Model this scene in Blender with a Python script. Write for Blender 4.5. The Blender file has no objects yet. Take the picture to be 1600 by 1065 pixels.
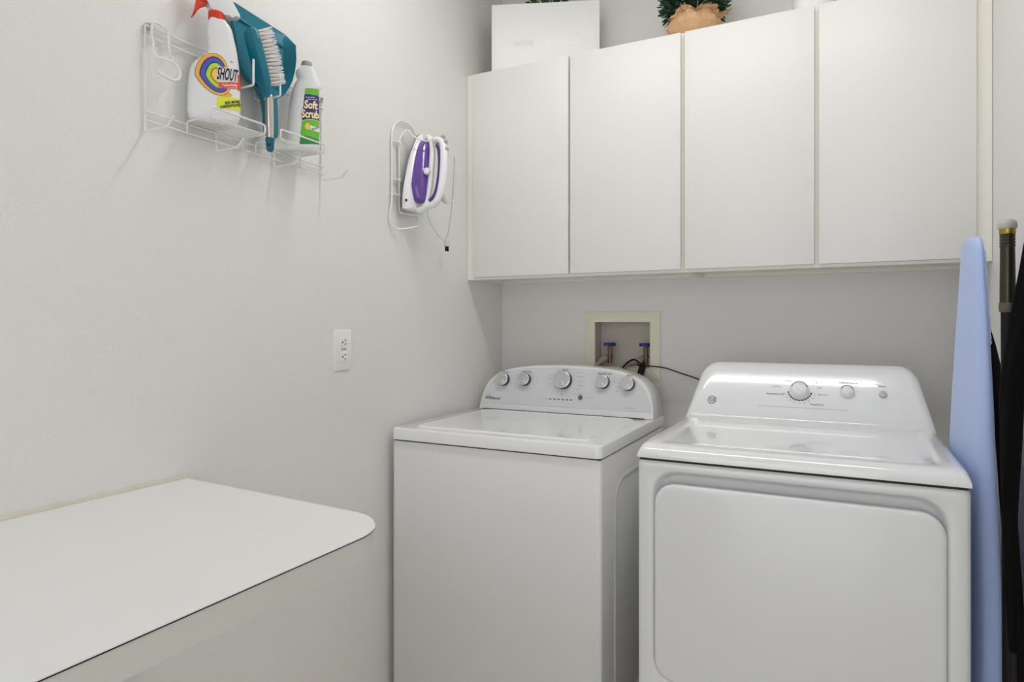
import bpy, bmesh, math, random
from math import sin, cos, pi, radians, sqrt, atan
from mathutils import Vector, Matrix
random.seed(7)
C = bpy.context.scene.collection
CAMX, CAMY, CAMZ, YAW, FPX = 1.307, -2.463, 1.24, 0.4731, 1013.05

# ------------------------------------------------------------------ materials
def srgb(r, g, b):
    f = lambda c: (c/255/12.92) if c/255 <= .04045 else ((c/255+.055)/1.055)**2.4
    return (f(r), f(g), f(b), 1)

def mat(name, col, rough=.5, metal=0, coat=0, bump=None, var=None, spec=.5, sheen=0, emit=None, sss=0):
    m = bpy.data.materials.new(name); m.use_nodes = True
    nt = m.node_tree; b = nt.nodes['Principled BSDF']
    b.inputs['Base Color'].default_value = col
    b.inputs['Roughness'].default_value = rough
    b.inputs['Metallic'].default_value = metal
    b.inputs['Coat Weight'].default_value = coat
    b.inputs['Coat Roughness'].default_value = .03 if coat == .8 else .05
    b.inputs['Specular IOR Level'].default_value = spec
    b.inputs['Sheen Weight'].default_value = sheen
    if emit:
        b.inputs['Emission Color'].default_value = emit[0]; b.inputs['Emission Strength'].default_value = emit[1]
    tc = nt.nodes.new('ShaderNodeTexCoord')
    if bump:
        scale, strength, dist, det = bump
        n = nt.nodes.new('ShaderNodeTexNoise'); n.inputs['Scale'].default_value = scale; n.inputs['Detail'].default_value = det
        bp = nt.nodes.new('ShaderNodeBump'); bp.inputs['Strength'].default_value = strength; bp.inputs['Distance'].default_value = dist
        nt.links.new(tc.outputs['Object'], n.inputs['Vector']); nt.links.new(n.outputs['Fac'], bp.inputs['Height'])
        nt.links.new(bp.outputs['Normal'], b.inputs['Normal'])
    if var:
        scale, amt, det = var
        n = nt.nodes.new('ShaderNodeTexNoise'); n.inputs['Scale'].default_value = scale; n.inputs['Detail'].default_value = det
        mx = nt.nodes.new('ShaderNodeMix'); mx.data_type = 'RGBA'
        mx.inputs[6].default_value = tuple(c*(1-amt) for c in col[:3])+(1,)
        mx.inputs[7].default_value = tuple(min(1, c*(1+amt)) for c in col[:3])+(1,)
        nt.links.new(tc.outputs['Object'], n.inputs['Vector']); nt.links.new(n.outputs['Fac'], mx.inputs[0])
        nt.links.new(mx.outputs[2], b.inputs['Base Color'])
    return m

M = dict(
    wall=mat('wall_paint', srgb(231, 230, 227), .55, bump=(150, .32, .005, 3), var=(2.2, .008, 2)),
    ceiling=mat('ceiling_paint', srgb(240, 239, 236), .8, bump=(90, .3, .004, 3)),
    floor=mat('floor_tile', srgb(222, 216, 206), .4, var=(6, .1, 4)),
    trim=mat('trim_paint', srgb(238, 238, 235), .35),
    cabinet=mat('cabinet_laminate', srgb(231, 230, 227), .42, var=(5, .006, 2)),
    carcass=mat('cabinet_melamine', srgb(238, 236, 227), .45),
    laminate=mat('counter_laminate', srgb(236, 235, 234), .5, var=(400, .012, 2)),
    counter_edge=mat('counter_edge_laminate', srgb(218, 216, 211), .5),
    darkline=mat('laminate_core', srgb(24, 20, 18), .6),
    caulk=mat('caulk', srgb(214, 210, 196), .5, bump=(60, .5, .004, 2), var=(30, .06, 3)),
    enamel=mat('washer_enamel', srgb(226, 226, 226), .3, coat=.25),
    enamel2=mat('dryer_enamel', srgb(228, 229, 230), .25, coat=.3),
    gloss=mat('dryer_glossy_top', srgb(236, 237, 239), .14, coat=.8),
    lidw=mat('washer_lid', srgb(238, 239, 241), .16, coat=.5),
    seam=mat('dark_gap', srgb(38, 36, 34), .7),
    silver=mat('silver_face', srgb(212, 213, 217), .32, metal=.0, coat=.2),
    knobface=mat('knob_brushed', srgb(205, 205, 206), .34, metal=.75),
    chrome=mat('chrome', srgb(230, 230, 232), .12, metal=1),
    knobdark=mat('knob_dark_skirt', srgb(46, 47, 52), .35),
    print=mat('grey_print', srgb(120, 121, 126), .6),
    printdark=mat('dark_print', srgb(66, 67, 72), .6),
    printlight=mat('light_print', srgb(165, 166, 171), .6),
    knobwhite=mat('white_knob', srgb(240, 241, 243), .2, coat=.4),
    greyknob=mat('grey_button', srgb(190, 192, 196), .25, coat=.3),
    buttondark=mat('dark_button', srgb(100, 101, 106), .3, coat=.3),
    wire=mat('white_coated_wire', srgb(232, 231, 227), .35, coat=.2),
    screw=mat('steel_screw', srgb(190, 190, 188), .3, metal=.9),
    bottle=mat('white_bottle_plastic', srgb(230, 230, 231), .3, coat=.2),
    red=mat('red_plastic', srgb(222, 62, 28), .35),
    teal=mat('teal_plastic', srgb(8, 116, 138), .38),
    tealdark=mat('dark_teal_plastic', srgb(5, 100, 120), .42),
    steel=mat('brushed_steel', srgb(205, 198, 190), .22, metal=1),
    bristle=mat('white_bristle', srgb(236, 230, 228), .6),
    capgrey=mat('grey_cap', srgb(150, 150, 150), .45),
    purple=mat('purple_plastic', srgb(98, 62, 150), .18, coat=.6),
    purpledark=mat('dark_purple_plastic', srgb(70, 34, 118), .3, coat=.3),
    ironwhite=mat('iron_white_plastic', srgb(236, 236, 238), .25, coat=.4),
    irongrey=mat('iron_grey_plastic', srgb(185, 182, 172), .4),
    sole=mat('iron_soleplate', srgb(120, 120, 124), .3, metal=.8),
    redlamp=mat('dark_red_lens', srgb(90, 16, 22), .2),
    cord=mat('white_cord', srgb(214, 213, 208), .5),
    outlet=mat('outlet_plastic', srgb(240, 240, 237), .35),
    slot=mat('outlet_slot', srgb(28, 28, 28), .6),
    boxplastic=mat('cream_plastic', srgb(234, 231, 210), .5),
    boxinner=mat('valve_box_inside', srgb(206, 200, 190), .7, var=(9, .09, 2)),
    brass=mat('tarnished_brass', srgb(140, 115, 92), .45, metal=.7, var=(60, .35, 3)),
    blue=mat('blue_handle', srgb(28, 44, 138), .4),
    hose=mat('grey_braided_hose', srgb(176, 168, 158), .45, metal=.3, bump=(500, .6, .002, 1)),
    black=mat('black_plastic', srgb(13, 13, 14), .55, spec=.3),
    blackfab=mat('black_fabric', srgb(6, 6, 6), .9, spec=.15),
    brownfab=mat('dark_brown_fabric', srgb(30, 21, 23), .8, spec=.25, bump=(30, .5, .01, 3)),
    polemetal=mat('olive_pole', srgb(66, 63, 50), .28, metal=.7, var=(20, .25, 3)),
    collar=mat('pole_collar_plastic', srgb(96, 86, 74), .5),
    gold=mat('gold_band', srgb(168, 158, 70), .3, metal=.7),
    polecap=mat('grey_cap_rubber', srgb(188, 186, 182), .5),
    boardcloth=mat('blue_cotton_cover', srgb(180, 199, 243), .85, sheen=.2, bump=(320, .35, .002, 4), var=(14, .035, 4)),
    kraft=mat('kraft_paper', srgb(212, 172, 130), .75, bump=(45, .7, .01, 4), var=(18, .12, 3)),
    leaf=mat('dark_green_leaf', srgb(30, 66, 38), .45, var=(40, .45, 2)),
    leaf2=mat('bright_green_leaf', srgb(44, 92, 40), .45, var=(40, .45, 2)),
    soil=mat('soil', srgb(60, 45, 34), .9),
    ceramic=mat('white_ceramic', srgb(244, 244, 245), .12, coat=.6),
    signwhite=mat('white_box_card', srgb(238, 238, 237), .35),
    signprint=mat('pale_emboss', srgb(249, 249, 248), .25),
    signgrey=mat('pale_grey_emboss', srgb(226, 226, 229), .5),
    l_white=mat('label_white', srgb(245, 244, 246), .3),
    l_orange=mat('label_orange', srgb(240, 180, 62), .35),
    l_purple=mat('label_purple', srgb(84, 34, 104), .35),
    l_blue=mat('label_blue', srgb(74, 90, 192), .35),
    l_navy=mat('label_navy', srgb(30, 70, 100), .35),
    l_green=mat('label_green', srgb(186, 216, 58), .35),
    l_brown=mat('label_brown', srgb(170, 116, 28), .35),
    l_yellow=mat('label_yellow', srgb(244, 206, 84), .35),
    l_red=mat('label_red', srgb(228, 84, 58), .35),
    l_lime=mat('label_lime', srgb(222, 232, 62), .35),
    l_black=mat('label_black', srgb(24, 24, 28), .35),
    l_grass=mat('label_grass', srgb(112, 186, 58), .35),
    l_deep=mat('label_deep_green', srgb(46, 142, 62), .35),
    l_indigo=mat('label_indigo', srgb(54, 44, 124), .35),
    l_cream=mat('label_cream', srgb(248, 238, 176), .35),
    l_grey=mat('label_grey', srgb(120, 120, 130), .35),
    tube=mat('lit_tube', (1, 1, 1, 1), .5, emit=((1, .985, .98, 1), 44)),
    hall=mat('hall_paint', srgb(228, 226, 220), .8),
)

# ------------------------------------------------------------------ helpers
ROOT = {}
class BMD(dict):
    pass
def NB(keep=False):
    d = BMD(); d['bm'] = bmesh.new(); d['keep'] = keep
    d.faces = None
    return d
def obj(name, d, m, parent=None, org=None, smooth=40):
    b = d['bm']
    if not d['keep']: bmesh.ops.recalc_face_normals(b, faces=b.faces)
    me = bpy.data.meshes.new(name); o = bpy.data.objects.new(name, me); C.objects.link(o)
    if parent is not None:
        base = ROOT[parent]; o.parent = parent
    else:
        base = Vector(org) if org is not None else Vector((0, 0, 0)); o.location = base
    ROOT[o] = base
    bmesh.ops.translate(b, verts=b.verts, vec=-base)
    b.to_mesh(me); b.free()
    for mm in (m if isinstance(m, (list, tuple)) else [m]): me.materials.append(M[mm])
    if smooth:
        for p in me.polygons: p.use_smooth = True
        me.set_sharp_from_angle(angle=radians(smooth))
    return o

def thing(name, label, cat, loc, group=None):
    o = bpy.data.objects.new(name, None); C.objects.link(o); o.location = loc; o.empty_display_size = .05
    o['label'] = label; o['category'] = cat
    if group: o['group'] = group
    ROOT[o] = Vector(loc)
    return o
def tag(o, label, cat, group=None):
    o['label'] = label; o['category'] = cat
    if group: o['group'] = group
    return o
def struct(name, d, m, label=None):
    o = obj(name, d, m); o['kind'] = 'structure'
    return o

def box(d, x0, x1, y0, y1, z0, z1, bev=0, seg=2, mi=0):
    b = d['bm']
    vs = [b.verts.new((x, y, z)) for x in (x0, x1) for y in (y0, y1) for z in (z0, z1)]
    q = [(0, 1, 3, 2), (4, 6, 7, 5), (0, 4, 5, 1), (2, 3, 7, 6), (0, 2, 6, 4), (1, 5, 7, 3)]
    fs = [b.faces.new([vs[i] for i in f]) for f in q]
    for f in fs: f.material_index = mi
    if bev:
        es = list({e for f in fs for e in f.edges})
        bmesh.ops.bevel(b, geom=es, offset=bev, segments=seg, profile=.5, affect='EDGES')
def loft(d, rings, cap0=True, cap1=True, mi=0, closed=True):
    b = d['bm']; R = [[b.verts.new(p) for p in r] for r in rings]; n = len(R[0])
    for a, c in zip(R, R[1:]):
        for i in range(n if closed else n-1):
            j = (i+1) % n
            try: f = b.faces.new((a[i], a[j], c[j], c[i])); f.material_index = mi
            except ValueError: pass
    for flag, r in ((cap0, R[0]), (cap1, R[-1])):
        if flag:
            f = b.faces.new(r); f.material_index = mi
    return R
def rr(a0, a1, b0, b1, r, n=6):
    """rounded rectangle as 2D points; r is one radius or four (a1b1, a0b1, a0b0, a1b0)"""
    if not isinstance(r, (list, tuple)): r = [r]*4
    out = []
    for (ca, cb, s, rad) in ((a1, b1, 0, r[0]), (a0, b1, pi/2, r[1]), (a0, b0, pi, r[2]), (a1, b0, 3*pi/2, r[3])):
        sa = -1 if ca == a1 else 1; sb = -1 if cb == b1 else 1
        for i in range(n+1):
            t = s+pi/2*i/n
            out.append((ca+sa*rad+rad*cos(t), cb+sb*rad+rad*sin(t)))
    return out
def prism(d, pts, fn, t0, t1, mi=0, bev=0, seg=2):
    """extrude 2D pts; fn(a, b, t) gives the 3D point"""
    b = d['bm']; A = [b.verts.new(fn(p[0], p[1], t0)) for p in pts]; B = [b.verts.new(fn(p[0], p[1], t1)) for p in pts]
    fs = [b.faces.new(A), b.faces.new(B)]; n = len(pts); es = list(fs[0].edges)+list(fs[1].edges)
    for i in range(n): fs.append(b.faces.new((A[i], A[(i+1) % n], B[(i+1) % n], B[i])))
    for f in fs: f.material_index = mi
    if bev: bmesh.ops.bevel(b, geom=es, offset=bev, segments=seg, profile=.5, affect='EDGES')
def fillet(pts, r, n=5):
    P = [Vector(p) for p in pts]; out = [P[0]]
    for i in range(1, len(P)-1):
        a, p, c = P[i-1], P[i], P[i+1]; u = (a-p); v = (c-p)
        k = min(r, u.length*.49, v.length*.49); u.normalize(); v.normalize()
        A, B = p+u*k, p+v*k
        for j in range(n+1):
            t = j/n; out.append(A*(1-t)**2+p*2*t*(1-t)+B*t*t)
    out.append(P[-1]); return out
def spline(pts, n=6):
    P = [Vector(p) for p in pts]; P = [P[0]*2-P[1]]+P+[P[-1]*2-P[-2]]; out = []
    for i in range(1, len(P)-2):
        for j in range(n):
            t = j/n; a, b, c, e = P[i-1], P[i], P[i+1], P[i+2]
            out.append(.5*((2*b)+(c-a)*t+(2*a-5*b+4*c-e)*t*t+(3*b-a-3*c+e)*t**3))
    out.append(P[-2]); return out
def tube(d, pts, r, seg=8, mi=0, closed=False, round_end=True):
    P = [Vector(p) for p in pts]; n = len(P); rad = r if isinstance(r, (list, tuple)) else [r]*n
    T = []
    for i in range(n):
        a = P[(i-1) % n] if (closed or i) else P[0]; c = P[(i+1) % n] if (closed or i < n-1) else P[-1]
        T.append((c-a).normalized())
    up = Vector((0, 0, 1)) if abs(T[0].z) < .9 else Vector((1, 0, 0))
    N = (up-T[0]*up.dot(T[0])).normalized(); rings = []
    for i in range(n):
        N = (N-T[i]*N.dot(T[i])).normalized(); B = T[i].cross(N)
        rings.append([P[i]+(N*cos(2*pi*k/seg)+B*sin(2*pi*k/seg))*rad[i] for k in range(seg)])
        if i == 0: N0 = N
    if closed:
        b = d['bm']; R = [[b.verts.new(p) for p in q] for q in rings]
        for i in range(n):
            a, c = R[i], R[(i+1) % n]
            for k in range(seg): b.faces.new((a[k], a[(k+1) % seg], c[(k+1) % seg], c[k])).material_index = mi
        return
    if round_end:
        def capring(i, s):
            c = P[i]; return [c+(q-c)*.6+T[i]*s*rad[i]*.6 for q in rings[i]]
        rings = [capring(0, -1)]+rings+[capring(-1, 1)]
    loft(d, rings, mi=mi)
def lathe(d, prof, c, ax=(0, 0, 1), seg=28, mi=0, cap=True):
    """prof: (radius, height) list along axis from point c"""
    c = Vector(c); ax = Vector(ax).normalized(); u = Vector((0, 0, 1)) if abs(ax.z) < .9 else Vector((1, 0, 0))
    u = (u-ax*u.dot(ax)).normalized(); v = ax.cross(u)
    loft(d, [[c+ax*h+(u*cos(2*pi*k/seg)+v*sin(2*pi*k/seg))*max(r, 1e-5) for k in range(seg)] for r, h in prof], mi=mi, cap0=cap, cap1=cap)
_tc = {}
def text(d, s, size, fn, mi=0, bold=0, shear=0, align='CENTER', sx=1, space=1, fit=None):
    """flat lettering; fn(x, y) gives the 3D point"""
    cu = bpy.data.curves.new('t', 'FONT'); cu.body = s; cu.size = size; cu.offset = bold; cu.shear = shear
    cu.align_x = align; cu.align_y = 'CENTER'; cu.resolution_u = 3; cu.space_character = space
    o = bpy.data.objects.new('t', cu); C.objects.link(o)
    dg = bpy.context.evaluated_depsgraph_get(); dg.update()
    me = bpy.data.meshes.new_from_object(o.evaluated_get(dg)); b = d['bm']
    if fit: sx = fit/(max(v.co.x for v in me.vertices)-min(v.co.x for v in me.vertices))
    V = [b.verts.new(fn(v.co.x*sx, v.co.y)) for v in me.vertices]
    for p in me.polygons:
        try: b.faces.new([V[i] for i in p.vertices]).material_index = mi
        except ValueError: pass
    bpy.data.objects.remove(o); bpy.data.curves.remove(cu); bpy.data.meshes.remove(me)

# ------------------------------------------------------------------ room
RX, FY, CZ = 1.669, -3.3, 2.74
d = NB(); box(d, -.1, 0, FY-.1, .2, -.1, CZ+.1); struct('wall_left', d, 'wall')
d = NB(); box(d, RX, RX+.1, FY-.1, .2, -.1, CZ+.1); struct('wall_right', d, 'wall')
BX0, BX1, BZ0, BZ1 = .405, .66, 1.058, 1.268       # hole for the washing machine outlet box
d = NB()
box(d, 0, BX0, 0, .2, 0, CZ); box(d, BX1, RX, 0, .2, 0, CZ); box(d, BX0, BX1, 0, .2, 0, BZ0); box(d, BX0, BX1, 0, .2, BZ1, CZ)
box(d, BX0, BX1, .1, .2, BZ0, BZ1)
struct('wall_back', d, 'wall')
DX0, DX1, DZ = .35, 1.5, 2.3  # unseen opening in the front wall, added to let fill light in
d = NB()
box(d, 0, DX0, FY-.1, FY, 0, CZ); box(d, DX1, RX, FY-.1, FY, 0, CZ); box(d, DX0, DX1, FY-.1, FY, DZ, CZ)
struct('wall_front', d, 'wall')
d = NB(); box(d, 0, RX, FY-1.2, .0, -.1, 0); struct('floor', d, 'floor')
d = NB(); box(d, 0, RX, FY, .0, CZ, CZ+.1); struct('ceiling', d, 'ceiling')

# ------------------------------------------------------------------ ceiling light
LY, LX0, LX1 = -1.05, .25, 1.47
t = thing('ceiling_light', 'white ceiling fixture holding two long lit lenses above the washer', 'ceiling light', (.86, LY, CZ))
d = NB(); box(d, LX0-.02, LX1+.02, LY-.08, LY+.08, CZ-.060, CZ-.0005, .006); obj('housing', d, 'trim', t)
for s in (-1, 1):
    d = NB(); box(d, LX0+.01, LX1-.01, LY+s*.033-.017, LY+s*.033+.017, CZ-.0612, CZ-.0595); obj('lit_lens_strip', d, 'tube', t, smooth=0)
for x in (LX0-.014, LX1+.014):
    d = NB(); box(d, x-.007, x+.007, LY-.083, LY+.083, CZ-.066, CZ-.0005, .003); obj('end_cap', d, 'trim', t)

# ------------------------------------------------------------------ counter
CT, CY, CW = .899, -1.507, .617
t = thing('countertop', 'white laminate countertop with one rounded corner fixed to the wall', 'countertop', (0, -2.2, 0))
def slab(z0, z1, g, name, m):
    pts = [(.001, CY-g)]+[(a-g*.7, b-g*.7) for a, b in [tuple(v[:2]) for v in spline([(.518, -1.5395, 0), (.548, -1.5475, 0), (.580, -1.5690, 0), (.603, -1.5960, 0), (.6155, -1.630, 0), (.617, -1.665, 0)], 5)]]+[(CW-g, -1.80), (CW-g, -2.95), (.001, -2.95)]
    d = NB(); prism(d, pts, lambda a, b, z: (a, b, z), z0, z1); return obj(name, d, m, t, smooth=30)
slab(.857, .8958, .0012, 'apron', 'counter_edge')
slab(.8958, .8976, .0002, 'laminate_core_line', 'darkline')
slab(.8976, CT, .0000, 'laminate_top', 'laminate')
d = NB(); box(d, .001, .04, -2.95, -1.62, .80, .857, .002); obj('wall_cleat', d, 'counter_edge', t)
d = NB(); box(d, .001, .56, -2.93, -2.90, 0, .857, .001); obj('end_panel', d, 'counter_edge', t)
d = NB()
b = d['bm']; rows = []
N = 60
for i in range(N+1):
    y = -2.95+(CY+2.95)*i/N; h = .007+.004*random.random(); w = .004+.002*random.random()
    rows.append([(.0005, y, CT+h), (.0022, y, CT+h*.7), (w, y, CT+.0015), (w*.9, y, CT-.001), (.0005, y, CT-.001)])
loft(d, rows); obj('caulk_bead', d, 'caulk', t, smooth=60)

# ------------------------------------------------------------------ upper cabinets
ZB, ZT, YC = 1.4145, 2.21, -.303
def cabinet(x0, x1, doors, label, left_stile, right_fill):
    t = thing('wall_cabinet', label, 'cabinet', ((x0+x1)/2, -.15, ZB))
    d = NB()
    box(d, x0, x0+.017, -.284, -.001, ZB, ZT); box(d, x1-.017, x1, -.284, -.001, ZB, ZT)
    box(d, x0+.017, x1-.017, -.282, -.001, ZT-.018, ZT); box(d, x0+.017, x1-.017, -.282, -.001, ZB+.012, ZB+.03)
    box(d, x0+.017, x1-.017, -.012, -.001, ZB+.03, ZT-.018)
    box(d, x0+.017, x1-.017, -.02, -.001, ZB, ZB+.012)
    obj('carcass', d, 'carcass', t, smooth=0)
    d = NB()
    box(d, x0+.017, x1-.017, -.284, -.268, ZB, ZB+.0119)
    if left_stile: box(d, x0, x0+.034, -.290, -.2841, ZB, ZT, .001)
    if right_fill: box(d, x1-.037, x1, -.290, -.2841, ZB, ZT, .001)
    m = (doors[0][1]+doors[1][0])/2
    box(d, m-.02, m+.02, -.2835, -.268, ZB+.012, ZT-.018)
    obj('face_frame', d, 'carcass', t, smooth=0)
    for a, b_ in doors:
        d = NB(); box(d, a, b_, YC, -.2845, ZB+.0095, ZT-.004, .0015); obj('door', d, 'cabinet', t, smooth=30)
cabinet(.001, .833, [(.035, .4265), (.4345, .8265)], 'white two-door wall cabinet above the washer, next to the left wall', 1, 0)
cabinet(.834, RX-.001, [(.841, 1.2275), (1.2405, 1.631)], 'white two-door wall cabinet above the dryer, below the potted plant in brown paper', 0, 1)

# ------------------------------------------------------------------ washer
WX0, WX1, WY0, WY1 = .025, .724, -.797, -.11
t = thing('washing_machine', 'white top-loading washing machine with five silver knobs on its arched panel', 'washing machine', (.375, -.45, 0))
d = NB()
rings = []
for z, g in ((.02, .004), (.024, 0), (.868, 0), (.8725, .003)):
    rings.append([(a, b, z) for a, b in rr(WX0+g, WX1-g, WY0+g, WY1-g, .012, 5)])
loft(d, rings)
# pressed ridge on the right side
side = []
for g, x in ((0, WX1-.0005), (.006, WX1+.003), (.014, WX1+.003), (.02, WX1-.0005), (.03, WX1-.0005)):
    side.append([(x, a, b) for a, b in rr(WY0+.11+g, WY1-.06-g, .10+g, .80-g, .09-g, 8)])
loft(d, side, cap0=False, cap1=False)
obj('cabinet_body', d, 'enamel', t, smooth=50)
d = NB(); box(d, WX0+.006, WX1-.006, WY0+.006, WY1-.006, .868, .880); obj('seam_gasket', d, 'seam', t, smooth=0)
for x in (WX0+.03, WX1-.03):
    for y in (WY0+.03, WY1-.03): d = NB(); box(d, x-.02, x+.02, y-.02, y+.02, 0.0005, .021, .003); obj('leveling_foot', d, 'black', t)
d = NB(); rings = []
for z, g in ((.8765, .003), (.8785, 0), (.909, 0), (.9125, .0015), (.914, .006)):
    rings.append([(a, b, z) for a, b in rr(WX0-.002+g, WX1+.002-g, WY0-.004+g, WY1+g*-1, .016, 6)])
loft(d, rings); obj('top_panel', d, 'lidw', t, smooth=50)
d = NB(); rings = []
lx0, lx1, ly0, ly1 = WX0+.055, WX1-.055, WY0+.045, -.285
rings = [[(a, b, z) for a, b in rr(lx0+g, lx1-g, ly0+g, ly1-g, .03, 6)] for z, g in ((.9138, -.003), (.9162, 0), (.9182, .003), (.9182, .008), (.9165, .012), (.9165, .016))]
loft(d, rings); obj('lid', d, 'lidw', t, smooth=60)
# console: arched front leaning back
TW = atan(.277); FB = (-.262, .915)
def wf(x, s, h=0):
    return (x, FB[0]+s*sin(TW)-h*cos(TW), FB[1]+s*cos(TW)+h*sin(TW))
wcx = .380
def arch(k, ds=0):
    """outline of the arched console front; k shrinks it"""
    half = [(.345, 0), (.343, .03), (.338, .06), (.328, .09), (.312, .115), (.287, .138), (.252, .155), (.205, .167), (.15, .1745), (.09, .178), (.03, .1797)]
    pts = [(wcx+a-k*(1 if a > .2 else a/.2), max(b-k, 0)+ds*(b == 0)) for a, b in half]
    left = [(2*wcx-a, b) for a, b in reversed(pts)]
    return [tuple(Vector(p)) for p in spline([(a, b, 0) for a, b in pts+left], 4)]
d = NB()
A = arch(0); A1 = arch(.004); rings = []
def ring_at(k, h, flat=0):
    return [wf(p[0], max(p[1], 0), h) for p in arch(k)]
back = [(p[0]+(wcx-p[0])*.04, -.118, FB[1]+max(p[1], 0)*.93) for p in arch(.006)]
rings = [back, [(p[0], -.135, FB[1]+max(p[1], 0)*.965) for p in arch(.001)], ring_at(0, -.004), ring_at(.0015, -.001), ring_at(.004, 0)]
loft(d, rings); obj('console', d, 'enamel', t, smooth=60)
d = NB()
pts = [(p[0], max(p[1], .024)) for p in arch(.0085)]
prism(d, pts, lambda a, b_, h: wf(a, b_, h), .0002, .0012); con = obj('control_panel', d, 'silver', t, smooth=0)
d = NB(); box(d, WX0+.03, WX1-.03, -.267, -.258, .9142, .9168); obj('console_gap', d, 'seam', t, smooth=0)
def wprint(dd, s, size, x, s0, mi=0, **k): text(dd, s, size, lambda a, b_: wf(x+a, s0+b_, .0017), mi, **k)
d = NB()
wprint(d, 'Whirlpool', .0155, .0905, .0425, 0, bold=.0003, shear=.12)
tube(d, [wf(.0905-.014+.010*cos(a), .0435+.0075*sin(a), .0016) for a in [2*pi*i/20 for i in range(14)]], .0005, 4)
obj('brand_lettering', d, 'printdark', con, smooth=0)
kn = [(.1309, .1162, .0240), (.2218, .1197, .0240), (.3801, .1235, .0330), (.5347, .1225, .0240), (.6277, .1194, .0240)]
side_words = [['Light', 'Normal', 'Heavy'], ['Hot', 'Warm', 'Cool', 'Cold'], ['Drain Spin', 'Rinse', 'Soak', 'Clean'], ['On', 'Off'], ['Auto', 'Extra', 'Fabric', 'None']]
for (x, s, r), lab, sw in zip(kn, ('Soil Level', 'Water Temp', 'Normal', 'Deep Water Wash', 'Options'), side_words):
    d = NB(); wprint(d, lab, .0072, x+.003, s+r+.0075, 0, bold=.0001); obj('knob_title', d, 'printdark', con, smooth=0)
    sg = 1 if x == .5347 else -1
    for i, w_ in enumerate(sw): d = NB(); wprint(d, w_, .0060, x+sg*(r+.0155+(.006 if r > .03 else 0)), s+.018-.015*i); obj('setting_lettering', d, 'printlight', con, smooth=0)
    if r > .03:
        for i, w_ in enumerate(['Heavy Duty', 'Bulky Sheets', 'Towels', 'Delicates', 'Casual', 'Quick Wash']): d = NB(); wprint(d, w_, .006, x+.062+.006*(i in (1, 2, 3)), s+.032-.016*i); obj('setting_lettering', d, 'printlight', con, smooth=0)
for w_, sz, x, s in (('Start', .006, .3801, .068), ('Cycle', .0056, .315, .0518), ('Start / Pause', .0062, .487, .064), ('High Efficiency', .0062, .64, .034)):
    d = NB(); wprint(d, w_, sz, x, s); obj('lettering', d, 'printlight', con, smooth=0)
d = NB()
for i in range(6):
    x = .334+.0168*i; prism(d, rr(x-.0042, x+.0042, .0498, .0532, .0008, 2), lambda a, b_, h: wf(a, b_, h), .001, .0018)
obj('indicator_row', d, 'seam', con)
for x, s, r in kn:
    nrm = Vector(wf(0, 0, 1))-Vector(wf(0, 0, 0)); base = Vector(wf(x, s, .001))
    d = NB(); lathe(d, [(r*1.02, 0), (r*1.02, .006), (r*.97, .017)], base, nrm, 36); k = obj('knob', d, 'knobdark', t, smooth=50)
    d = NB(); lathe(d, [(r*.99, .0165), (r*1.0, .018), (r*.97, .021), (r*.9, .0222), (r*.86, .0222), (r*.84, .0208)], base, nrm, 36); obj('rim', d, 'chrome', k, smooth=50)
    d = NB(); lathe(d, [(r*.85, .0208), (r*.85, .0212), (r*.4, .0216), (0.0005, .0217)], base, nrm, 36); obj('dial_face', d, 'knobface', k, smooth=50)
    d = NB(); a = radians(-25 if r > .02 else 90) if x > .3 else radians(100)
    u = Vector((cos(a), sin(a)*sin(TW), sin(a)*cos(TW))); p0 = base+nrm*.0222+u*r*.4; p1 = base+nrm*.0222+u*r*.78
    if r > .02: a = radians(-60); u = Vector((cos(a), sin(a)*sin(TW), sin(a)*cos(TW))); p0 = base+nrm*.0222+u*r*.25; p1 = base+nrm*.0222+u*r*.8
    tube(d, [p0, p1], .0009 if r < .02 else .0013, 6); obj('pointer', d, 'l_white', k)
nrm = Vector(wf(0, 0, 1))-Vector(wf(0, 0, 0))
d = NB(); lathe(d, [(.0088, 0), (.0088, .003), (.0075, .0048), (.0005, .0052)], wf(.4523, .0624, .001), nrm, 28); obj('start_button', d, 'buttondark', t)

# ------------------------------------------------------------------ dryer
GX0, GX1, GY0, GY1, GZ = .850, 1.536, -.885, -.185, .912
gcx = (GX0+GX1)/2
t = thing('dryer', 'white front-loading clothes dryer with glossy curved top and three controls', 'dryer', (gcx, -.53, 0))
def fr(g, y, x0=GX0, x1=GX1, z0=.03, z1=GZ-.0035, r=.012):
    return [(a, y, b_) for a, b_ in rr(x0+g, x1-g, z0+g, z1-g, r, 8)]
d = NB()
ox0, ox1, oz0, oz1 = .884, 1.502, .365, .888
rings = [fr(.0, GY1), fr(0, GY0+.012), fr(.0035, GY0+.0035), fr(.012, GY0)]
def rec(g, y): return [(a, y, b_) for a, b_ in rr(ox0+g, ox1-g, oz0+g, oz1-g, .06-g*.6, 8)]
rings += [rec(0, GY0), rec(.003, GY0+.0012), rec(.006, GY0+.006), rec(.012, GY0+.026), rec(.02, GY0+.030)]
loft(d, rings); obj('cabinet_body', d, 'enamel2', t, smooth=50)
for x in (GX0+.04, GX1-.04):
    for y in (GY0+.04, GY1-.04): d = NB(); box(d, x-.02, x+.02, y-.02, y+.02, .0005, .0299, .003); obj('leveling_foot', d, 'black', t)
d = NB(); box(d, GX0+.005, GX1-.005, GY0+.005, GY1-.005, GZ-.006, GZ+.002); obj('seam_gasket', d, 'seam', t, smooth=0)
d = NB()
dx0, dx1, dz0, dz1 = .8925, 1.4945, .372, .853
def dr(g, y): return [(a, y, b_) for a, b_ in rr(dx0+g, dx1-g, dz0+g, dz1-g, [.05-g*.5]*4, 8)]
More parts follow.
